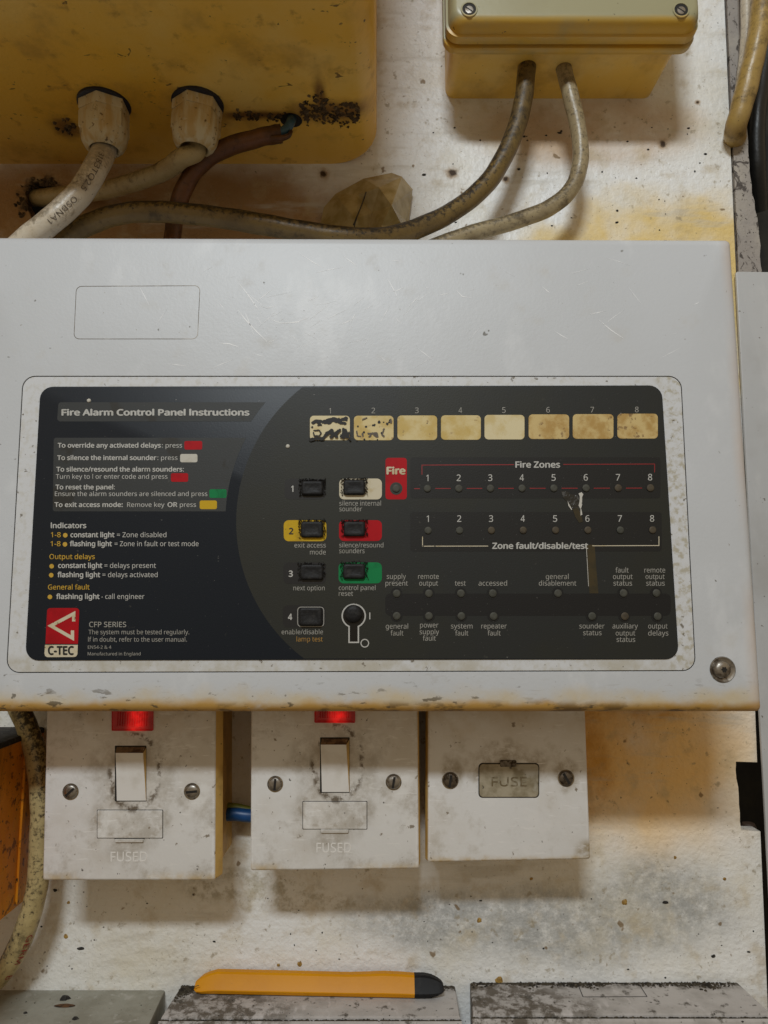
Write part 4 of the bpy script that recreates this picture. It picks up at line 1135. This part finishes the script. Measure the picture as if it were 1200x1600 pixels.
# key switch
def keyloop(off, dep, n=22):
    cx_, cy_, r = 552.7, 962.3, 17.0 + off; hw = 6.2 + off; yb_ = 1002.6 + off
    a0 = math.asin(hw / r); pts = []
    for k in range(n + 1):
        t = math.pi / 2 + a0 + (2 * math.pi - 2 * a0) * k / n
        pts.append((cx_ + r * math.cos(t), cy_ + r * math.sin(t)))
    pts += [(cx_ + hw, yb_), (cx_ - hw, yb_)]
    return pts
mb = MB(); region(mb, keyloop(0, 0), e3_)
ks = mb.build('key_switch', M['keyhole'], pan, 0, flip=False)
mb = MB(); a = [P(*q, e4_) for q in keyloop(2.2, 0)]; b2 = [P(*q, e4_) for q in keyloop(0, 0)]; n = len(a)
mb.add(a + b2, [(j, (j + 1) % n, n + (j + 1) % n, n + j) for j in range(n)])
mb.disc(570, 1005, 6.8, e4_, 24, 0, None, 5.2)
mb.add([P(x, y, e4_) for x, y in ((577, 957), (578.6, 957), (578.6, 967.7), (577, 967.7))], [(0, 1, 2, 3)])
mb.build('key_outline', M['ink'], ks, 0, flip=False)
mb = MB(); mb.lathe(P(552, 959, DP), (0, -1, 0), [(.0042, 0), (.0042, .0010), (.0036, .0018), (.0020, .0021)], 28)
mb.build('lock_barrel', M['button'], ks, 50)

# damage by zone six: smear, peeled chip, glue strip
mb = MB(); rz = random.Random(8)
region(mb, [(877, 768), (884, 767), (892, 772), (903, 774), (907, 788), (906, 803), (909, 816), (904, 812), (897, 800), (889, 787), (880, 778)], e4_)
mb.build('smear', M['smear'], fp, 0, flip=False)
mb = MB(); region(mb, [(895, 796), (903, 793), (908, 806), (911, 815), (905, 817), (899, 808)], e4_ + .00004)
region(mb, [(917, 851), (929, 851), (935, 927), (921, 927)], e2_ + .00002); mb.build('glue_residue', M['glue'], fp, 0, flip=False)
mb = MB()
region(mb, [(904, 771), (908.5, 769), (911.5, 772), (909.5, 777), (909.5, 789), (908, 794), (910, 804), (907, 805.5), (907, 795), (904, 790), (905.5, 784), (906, 776)], e5_ + .00004)
region(mb, [(915.8, 853), (916.6, 853), (920, 916), (919.2, 916)], e5_)
region(mb, [(887, 783), (889.5, 788), (894, 796), (893, 797), (888, 790)], e5_)
mb.build('peeled_chip', M['chip'], fp, 0, flip=False)

# case screw at bottom right
p = P(1129, 1046, DC); mb = MB()
mb.lathe(p, (0, -1, 0), [(.0060, -.0002), (.0060, .0003), (.0056, .0007), (.0050, .0005), (.0044, .0003)], 36)
cs = mb.build('case_screw', M['steel'], pan, 45)
mb = MB(); pc2 = p + Vector((-.0007, 0, .0001))
mb.lathe(pc2, (0, -1, 0), [(.0042, .0002), (.0041, .0010), (.0035, .0019), (.0026, .0024), (.0016, .0026)], 32)
mb.build('screw_head', M['steel'], cs, 60)
mb = MB(); q = pc2 + Vector((.0003, -.00268, 0)); pts = []
for k in range(24):
    t = k / 24 * 2 * math.pi; r = .00125 * (1 + .20 * math.cos(6 * t)); pts.append(q + Vector((r * math.cos(t), 0, r * math.sin(t))))
mb.add(pts, [tuple(range(24))]); mb.build('socket', M['slot'], cs, 0)

# ================================================================== SWITCHES
def screw(parent, px, py, dep, rpx, ang, mat='steel', recess=True):
    p = P(px, py, dep); r = rpx / FPX * (DIST - dep)
    mb = MB()
    mb.lathe(p, (0, -1, 0), [(r * 1.0, -.0001), (r * .98, .0004), (r * .80, .0009), (r * .45, .00115)], 26)
    o = mb.build('screw', M[mat], parent, 60)
    mb = MB(); d = Vector((math.cos(ang), 0, math.sin(ang))); nn = Vector((-d.z, 0, d.x)); 
    q = p + Vector((0, -.00122, 0)); h = r * .17
    mb.add([q + d * r * .80 + nn * h, q - d * r * .80 + nn * h, q - d * r * .80 - nn * h, q + d * r * .80 - nn * h], [(0, 1, 2, 3)])
    mb.build('slot', M['slot'], o, 0)
    if recess:
        mb = MB(); n = 26
        a = [p + Vector((r * 1.16 * math.cos(t * 2 * math.pi / n), -.00008, r * 1.16 * math.sin(t * 2 * math.pi / n))) for t in range(n)]
        mb.add(a, [tuple(range(n))]); mb.build('screw_shadow_gap', M['rocker_top'], o, 0)

def switch_body(root, bl, brr, tl_x, tr_x, dep, tap=(0, 0, 0, 0), mat='switch'):
    """front plate (photo bottom corners) and back box behind it"""
    c0, c1 = XZ(*bl, dep), XZ(*brr, dep)
    h = .0865
    cA = [c0, c1, (XZ(tr_x, 1120, dep)[0] + (XZ(tr_x, 1120, dep)[0] - c1[0]) * .5, c1[1] + h), (XZ(tl_x, 1120, dep)[0] + (XZ(tl_x, 1120, dep)[0] - c0[0]) * .5, c0[1] + h)]
    mb = MB()
    l_, b_, r_, t_ = tap
    cO = [(cA[0][0] - l_, cA[0][1] - b_), (cA[1][0] + r_, cA[1][1] - b_), (cA[2][0] + r_, cA[2][1] + t_), (cA[3][0] - l_, cA[3][1] + t_)]
    L = [at(rq(cO, .0016), dep - .0062), at(rq(inset(cA, -.0002), .0012), dep - .0008), at(rq(inset(cA, .0002), .0010), dep - .0003), at(rq(inset(cA, .0008), .0010), dep)]
    mb.loft(L, True, True, 0, [1, 0, 0])
    fpz = mb.build('front_plate', [M[mat], M['switch_yellow']], root, 30)
    mb = MB()
    cb = inset(cA, .0012)
    mb.loft([at(rq(cb, .002), 0.0), at(rq(cb, .002), dep - .006)], False, True)
    mb.build('back_box', M['switch_yellow'], root, 30)
    return cA

def fused_switch(label, bl, brr, tlx, trx, dep, rock, neon, fuse, tab, txt, scr, tap):
    base = P((bl[0] + brr[0]) / 2, bl[1], 0)
    mid = P((bl[0] + brr[0]) / 2, bl[1], dep)
    root = empty('fused_switch', Vector((mid.x, 0, mid.z + .043)), label, 'switch', 'fused rocker switches under the control panel')
    switch_body(root, bl, brr, tlx, trx, dep, tap)
    # rocker in its opening, top end standing proud
    x0, y0, x1, y1 = rock
    q = quad(x0 - .9, y0 - 1.0, x1 + .9, y1 + 1.2, dep)
    mb = MB(); mb.add(at(rq(q, .0004), dep + .0001), [tuple(range(28))]); mb.build('rocker_opening', M['slot'], root, 0)
    bl_, br_ = P(x0 + 2, y1, dep + .0005), P(x1, y1, dep + .0005)
    tl_, tr_ = P(x0, y0 + 10.5, dep + .0044), P(x1 - 4.5, y0 + 10.5, dep + .0044)
    tb = [P(x0 + 2, y0 + 1, dep + .0002), P(x1 - 1.0, y0 + 1, dep + .0002)]
    r_ = MB()
    mid_l, mid_r = bl_.lerp(tl_, .5) + Vector((0, .0002, 0)), br_.lerp(tr_, .5) + Vector((0, .0002, 0))
    b0, b1 = bl_ + Vector((0, .0006, 0)), br_ + Vector((0, .0006, 0))
    br2 = P(x1 + .5, y1, dep + .0003); tr2 = P(x1 + .5, y0 + 2, dep + .0003)
    r_.add([bl_, br_, mid_r, mid_l, tr_, tl_, tb[1], tb[0], br2, tr2],
           [(0, 1, 2, 3), (3, 2, 4, 5)])
    r_.add([tl_, tr_, tb[1], tb[0]], [(0, 1, 2, 3)], 1)
    r_.add([br_, br2, tr2, tr_, mid_r], [(0, 1, 2, 3, 4)], 2)
    r_.add([bl_, mid_l, tl_, tb[0]], [(0, 1, 2, 3)], 2)
    r_.build('rocker', [M['rocker'], M['rocker_top'], M['switch_yellow']], root, 12)
    # neon
    x0, y0, x1, y1 = neon
    c = quad(x0, y0, x1, y1, dep)
    mb = MB()
    mb.loft([at(rq(c, .0006), dep - .0004), at(rq(c, .0006), dep + .0010), at(rq(inset(c, .0008), .0005), dep + .0016), at(rq(inset(c, .0022), .0004), dep + .0012)], False, True)
    nl = mb.build('neon_lamp', M['lens'], root, 20)
    mb = MB()
    cq = inset(c, .0024); zlo, zhi = cq[0][1], cq[2][1]; xa, xb = cq[0][0], cq[1][0]
    w_ = xb - xa
    for k in range(13):      # ribs moulded in the lens
        xx0 = xa + w_ * (.02 + k * .075); xx1 = xx0 + w_ * .045
        cc_ = [(xx0, zlo), (xx1, zlo), (xx1, zhi), (xx0, zhi)]
        mb.loft([at(rq(cc_, .0001, 2), dep + .0010), at(rq(inset(cc_, .0003), .0001, 2), dep + .0018)], False, True)
    mb.build('lens_ribs', M['lens'], nl, 20)
    # fuse carrier: a slab in a tight opening with a pull tab
    c = quad(*fuse, dep)
    mb = MB(); n = 28
    mb.add(at(rq(inset(c, -.0003), .0004), dep + .00008), [tuple(range(n))], 1)
    mb.loft([at(rq(c, .0004), dep + .00004), at(rq(c, .0004), dep + .0003), at(rq(inset(c, .0002), .0004), dep + .0005)], False, True)
    t = quad(*tab, dep)
    mb.loft([at(rq(t, .0003), dep + .0002), at(rq(inset(t, .0004), .0003), dep + .0011)], False, True)
    tx = quad(tab[0] - 1, tab[1] - 1.3, tab[2] + 1, tab[1] + .6, dep)
    mb.add(at(rq(tx, .0002), dep + .00015), [tuple(range(n))], 1)
    mb.build('fuse_carrier', [M['switch'], M['slot']], root, 30)
    mb = MB(); mb.text('FUSED', *txt, dep - .00005, .0, .024); mb.build('embossed_lettering', M['rocker'], root, 30)
    for (x, y, r, a) in scr: screw(root, x, y, dep + .0001, r, a)
    return root
fused_switch('leftmost rocker switch with red neon, diagonal screw slot, beside the orange box', (67, 1375), (335, 1375), 75.5, 338, .048,
             (180.5, 1166, 228, 1251), (175.5, 1104, 240, 1141.5), (152.5, 1266, 254, 1309), (180, 1310.5, 225, 1316), (173, 230, 1346, 15),
             [(110.3, 1237, 10.5, .75), (300, 1236.5, 10.5, .1)], (.0, .0, .0028, 0))
fused_switch('middle rocker switch with red neon, vertical screw slots, right of the blue wire', (392, 1360), (654, 1357), 394, 652, .0475,
             (501, 1153, 545.5, 1237.5), (491.5, 1092, 555, 1129), (473.5, 1252.5, 573, 1295), (501, 1295.5, 545, 1301.5), (494.5, 548.5, 1332, 15),
             [(430, 1225, 10.3, 1.5), (615, 1222, 10.3, 1.4)], (0, 0, .0012, 0))

# blank plate with FUSE flap
dep = .043
mid = P(796, 1348, dep)
root = empty('fuse_plate', Vector((mid.x, 0, mid.z + .043)), 'dirty white plate with small brown translucent FUSE flap and two screws', 'fuse plate')
switch_body(root, (669, 1347), (922, 1342), 669, 914, dep, (.0012, .0012, .0010, 0), 'fuse_front')
c = quad(749, 1193.5, 841, 1245, dep)
mb = MB(); n = 28
mb.add(at(rq(inset(c, -.0005), .0022), dep + .0001), [tuple(range(n))], 1)
mb.loft([at(rq(c, .0020), dep + .00005), at(rq(c, .0020), dep + .0006), at(rq(inset(c, .0003), .0018), dep + .0009)], False, True)
fl = mb.build('fuse_flap', [M['fuse_flap'], M['slot']], root, 30)
mb = MB(); mb.text('FUSE', 768, 823, 1228, 14, dep + .0009, .0, .05); mb.build('embossed_lettering', M['fuse_letter'], fl, 30)
mb = MB(); slab(mb, quad(781, 1187.5, 806.5, 1197.5, dep), .0006, dep, dep + .0012, .0003); mb.build('flap_catch', M['steel_dark'], fl, 30)
screw(root, 703.5, 1219.5, dep + .0001, 10.8, 1.4, 'steel_dark'); screw(root, 884.5, 1216, dep + .0001, 10.8, 2.1, 'steel_dark')

# ================================================================== ORANGE BOX, lower left
xo = P(60, 1391, .0).x - .0015
zo0, zo1 = P(58, 1392, 0).z, P(38, 1146, .004).z
ob_ = empty('orange_box', (xo - .04, 0, zo0), 'orange painted metal box with sooty top at the left edge', 'box')
mb = MB()
L = []
mb.loft([hz(xo - .12, xo, -.10, 0.0, .002, zo0), hz(xo - .12, xo, -.10, 0.0, .002, zo1)], True, True)
mb.build('box_body', M['orange'], ob_, 30)
mb = MB()
mb.loft([hz(xo - .12, xo + .0004, -.1004, 0.0, .002, zo1 + .0002), hz(xo - .12, xo + .0004, -.1004, 0.0, .002, zo1 + .0022), hz(xo - .119, xo - .0005, -.099, 0.0, .002, zo1 + .0030)], True, True)
mb.build('soot_layer', M['soot'], ob_, 30)
mb = MB(); xx = xo + .0003
for y0_ in (-.022,):
    mb.box(xo - .001, xo + .0012, y0_ - .0016, y0_ + .0016, zo0 + .002, zo1 - .003)
mb.build('side_rib', M['orange'], ob_, 30)

# ================================================================== TRUNKING along the bottom
def trunk(label, bk0, bk1, fr0, fr1, z, mat, lip, group=None):
    a, b_ = PZ(*bk0, z), PZ(*bk1, z); c, d = PZ(*fr0, z), PZ(*fr1, z)
    a.y = b_.y = -.0002
    root = empty('trunking', Vector(((a.x + b_.x) / 2, 0, z - .03)), label, 'trunking', group)
    mb = MB()
    bv = .0010
    yf = (c.y + d.y) / 2
    prof = [(0.0, -.06), (0.0, -bv), (bv * .3, -bv * .3), (bv, 0)]
    L = []
    for ins, dz in prof:
        # loop: back-left, back-right, front-right, front-left
        L.append([Vector((c.x + ins + (a.x - c.x) * 1.0, a.y, z + dz)), Vector((d.x - ins + (b_.x - d.x) * 1.0, a.y, z + dz)),
                  Vector((d.x - ins, yf + ins, z + dz)), Vector((c.x + ins, yf + ins, z + dz))])
    mb.loft(L, False, True)
    mb.build('trunking_body', M[mat], root, 25)
    if lip:
        mb = MB(); yl = yf - .0012
        x0, x1 = c.x - .0006, d.x + .0006
        pr = [(yl + .0008, -.0022), (yl - .0010, -.0012), (yl - .0022, -.0020), (yl - .0026, -.0042), (yl - .0026, -.05)]
        vs = [Vector((x, y, z + q)) for x in (x0, x1) for y, q in pr]; n = len(pr)
        mb.add(vs, [(k, k + 1, n + k + 1, n + k) for k in range(n - 1)] + [tuple(range(n)), tuple(range(2 * n - 1, n - 1, -1))])
        mb.build('front_lid', M[mat], root, 30)
        mb = MB()
        mb.box(x0, x1, yl + .0002, yl + .0012, z - .05, z - .0026); rr = random.Random(int(x0 * 1e5))
        for k in range(420):
            x = rr.uniform(x0, x1); s_ = rr.uniform(.0002, .0007) * (1.5 if rr.random() < .1 else 1); cc_ = Vector((x, yl + .0004, z - .0016))
            ring = [cc_ + Vector((s_ * 1.6 * math.cos(q * math.pi / 3), s_ * math.sin(q * math.pi / 3), 0)) for q in range(6)]
            mb.loft([ring, [cc_.lerp(q, .4) + Vector((0, 0, rr.uniform(.1, .9) * s_)) for q in ring]], False, True)
        mb.build('seam_grime', M['grime_crease_brown'], root, 0)
    return root
zt_ = P(700, 1535, 0).z
zt1 = P(100, 1547, 0).z
t1 = trunk('dusty grey green trunking end at the bottom left corner', (-60, 1547), (258, 1547), (-80, 1640), (215, 1640), zt1, 'trunk_green', False, 'trunking along the bottom')
t2 = trunk('blackened trunking length under the orange knife', (283, 1540), (711, 1540), (252, 1588), (719, 1588), P(500, 1540, 0).z, 'trunk', True, 'trunking along the bottom')
t3 = trunk('greyish white trunking length at bottom right with a thin rectangle outline', (734, 1534), (1152, 1534), (739, 1584), (1206, 1584), zt_, 'trunk', True, 'trunking along the bottom')
# thin label outline on the third length
mb = MB()
zz = zt_ + .00015
pts = [PZ(x, y, zz) for x, y in ((903, 1538), (911, 1557.5), (1011, 1557), (998, 1537))]
for i in range(3):
    a, b_ = pts[i], pts[i + 1]; d = (b_ - a).normalized(); nn = Vector((-d.y, d.x, 0)) * .00022
    mb.add([a + nn, b_ + nn, b_ - nn, a - nn], [(0, 1, 2, 3)])
mb.build('label_outline', M['soot'], t3, 0)
# grime ridges along the wall and crumbs on top
def crumbs(root, n, xs, ys, z, seed, smin=.0002, smax=.0008):
    mb = MB(); rr = random.Random(seed)
    for k in range(n):
        x = rr.uniform(*xs); dn = .5 + .5 * math.sin(x * 140 + seed) * math.sin(x * 53 + 1.3)
        y = ys[0] - abs(rr.gauss(0, ys[1])) * (.35 + 1.1 * dn)
        s_ = rr.uniform(smin, smax) * (.55 + .7 * dn); c_ = Vector((x, y, z))
        ring = [c_ + Vector((s_ * rr.uniform(.6, 1.5) * math.cos(q * math.pi / 3), s_ * rr.uniform(.6, 1.3) * math.sin(q * math.pi / 3), 0)) for q in range(6)]
        mb.loft([ring, [c_.lerp(q, .4) + Vector((0, 0, rr.uniform(.4, 1.1) * s_)) for q in ring]], False, True)
    mb.build('wall_edge_grime', M['grime_crease_brown'], root, 0)
zz2 = P(500, 1540, 0).z
crumbs(t3, 1100, (P(736, 1534, 0).x, P(1145, 1534, 0).x), (-.0006, .0022), zt_, 5)
crumbs(t2, 420, (P(284, 1540, 0).x, P(310, 1540, 0).x), (-.0006, .006), zz2, 6)
crumbs(t2, 40, (P(690, 1540, 0).x, P(708, 1540, 0).x), (-.0006, .003), zz2, 7)
mb = MB(); c_ = PZ(101, 1572, zt1)
ring = [c_ + Vector((.0058 * math.cos(k * math.pi / 8) , .0018 * math.sin(k * math.pi / 8), .0002)) for k in range(16)]
mb.loft([ring, [c_.lerp(q, .6) + Vector((0, 0, .0006)) for q in ring]], False, True)
o = mb.build('brown_seed', M['rust'], None, 40, c_); tag(o, 'small flat brown husk lying on the dusty trunking', 'debris')
mb = MB()
for (x, y, r) in ((100, 1561, .0022), (104, 1560, .0016), (40, 1583, .0009), (118, 1592, .0014)):
    c_ = PZ(x, y, zt1); rr = random.Random(x)
    ring = [c_ + Vector((1.4 * r * rr.uniform(.7, 1.2) * math.cos(k * math.pi / 4), r * rr.uniform(.7, 1.2) * math.sin(k * math.pi / 4), 0)) for k in range(8)]
    mb.loft([ring, [c_.lerp(q, .5) + Vector((0, 0, r * .7)) for q in ring]], False, True)
mb.build('dirt_fleck', M['soot'], t1, 30)

# ================================================================== ORANGE KNIFE
zk = zz2 + .0006
kb0, kb1 = PZ(303, 1554, zk), PZ(648, 1561, zk)
root = empty('utility_knife', (kb0 + kb1) / 2, 'slim orange plastic utility knife with black end cap lying on the trunking', 'knife')
kt0, kt1 = P(305, 1522, -kb0.y - .003), P(648, 1520, -kb1.y - .003)
H = ((kt0.z - kb0.z) + (kt1.z - kb1.z)) / 2 * .95
def sect(p, h, th, lean=.0025, zlo=0.0):
    """cross section of the body: front face with a ridge near the lower edge"""
    prof = [(.0010, zlo), (.0002, zlo + h * .05), (-.0012, zlo + h * .24), (-.0009, zlo + h * .27), (.0002, zlo + h * .55), (.0012, zlo + h * .93), (.0020, zlo + h), (th * .8, zlo + h), (th, zlo + h * .9), (th, zlo + h * .1), (th * .85, zlo)]
    return [Vector((p.x, p.y + y + lean * (z / H), p.z + z)) for y, z in prof]
mb = MB(); L = []
for k, (hh, zl_) in [(0.0, (.30, .20)), (.008, (.52, .06)), (.03, (.74, .0)), (.06, (.88, .0)), (.095, (.985, .0)), (.12, (.99, .0)), (.3, (.985, 0)), (.7, (.965, 0)), (.78, (1.0, 0)), (.86, (1.05, 0)), (.94, (1.03, 0)), (1.0, (.99, 0))]:
    p = kb0.lerp(kb1, k); L.append(sect(p, H * hh, .0065 if k > .01 else .004, zlo=H * zl_))
mb.loft(L, True, True)
mb.build('body', M['knife'], root, 11)
ke = PZ(693, 1558, zk); ke.y = kb1.y
mb = MB(); L = []
for k, hh, zl_, th in ((-.005, .96, .0, .0062), (.0, 1.0, -.01, .0068), (.35, 1.0, -.01, .0068), (.6, .90, .02, .0066), (.82, .68, .11, .006), (.95, .46, .22, .005), (1.0, .30, .30, .004)):
    p = kb1.lerp(ke, k); L.append(sect(p, H * hh, th, zlo=H * zl_))
mb.loft(L, True, True)
mb.build('end_cap', M['knife_black'], root, 14)
mb = MB()
pa_ = [P(301 + i * 3.3, 1543 - i * 1.3 + (i % 2), -kb0.y + .0015) for i in range(4)]
mb.tube(pa_, .00018, 6)
mb.build('hair', M['soot'], root, 40)
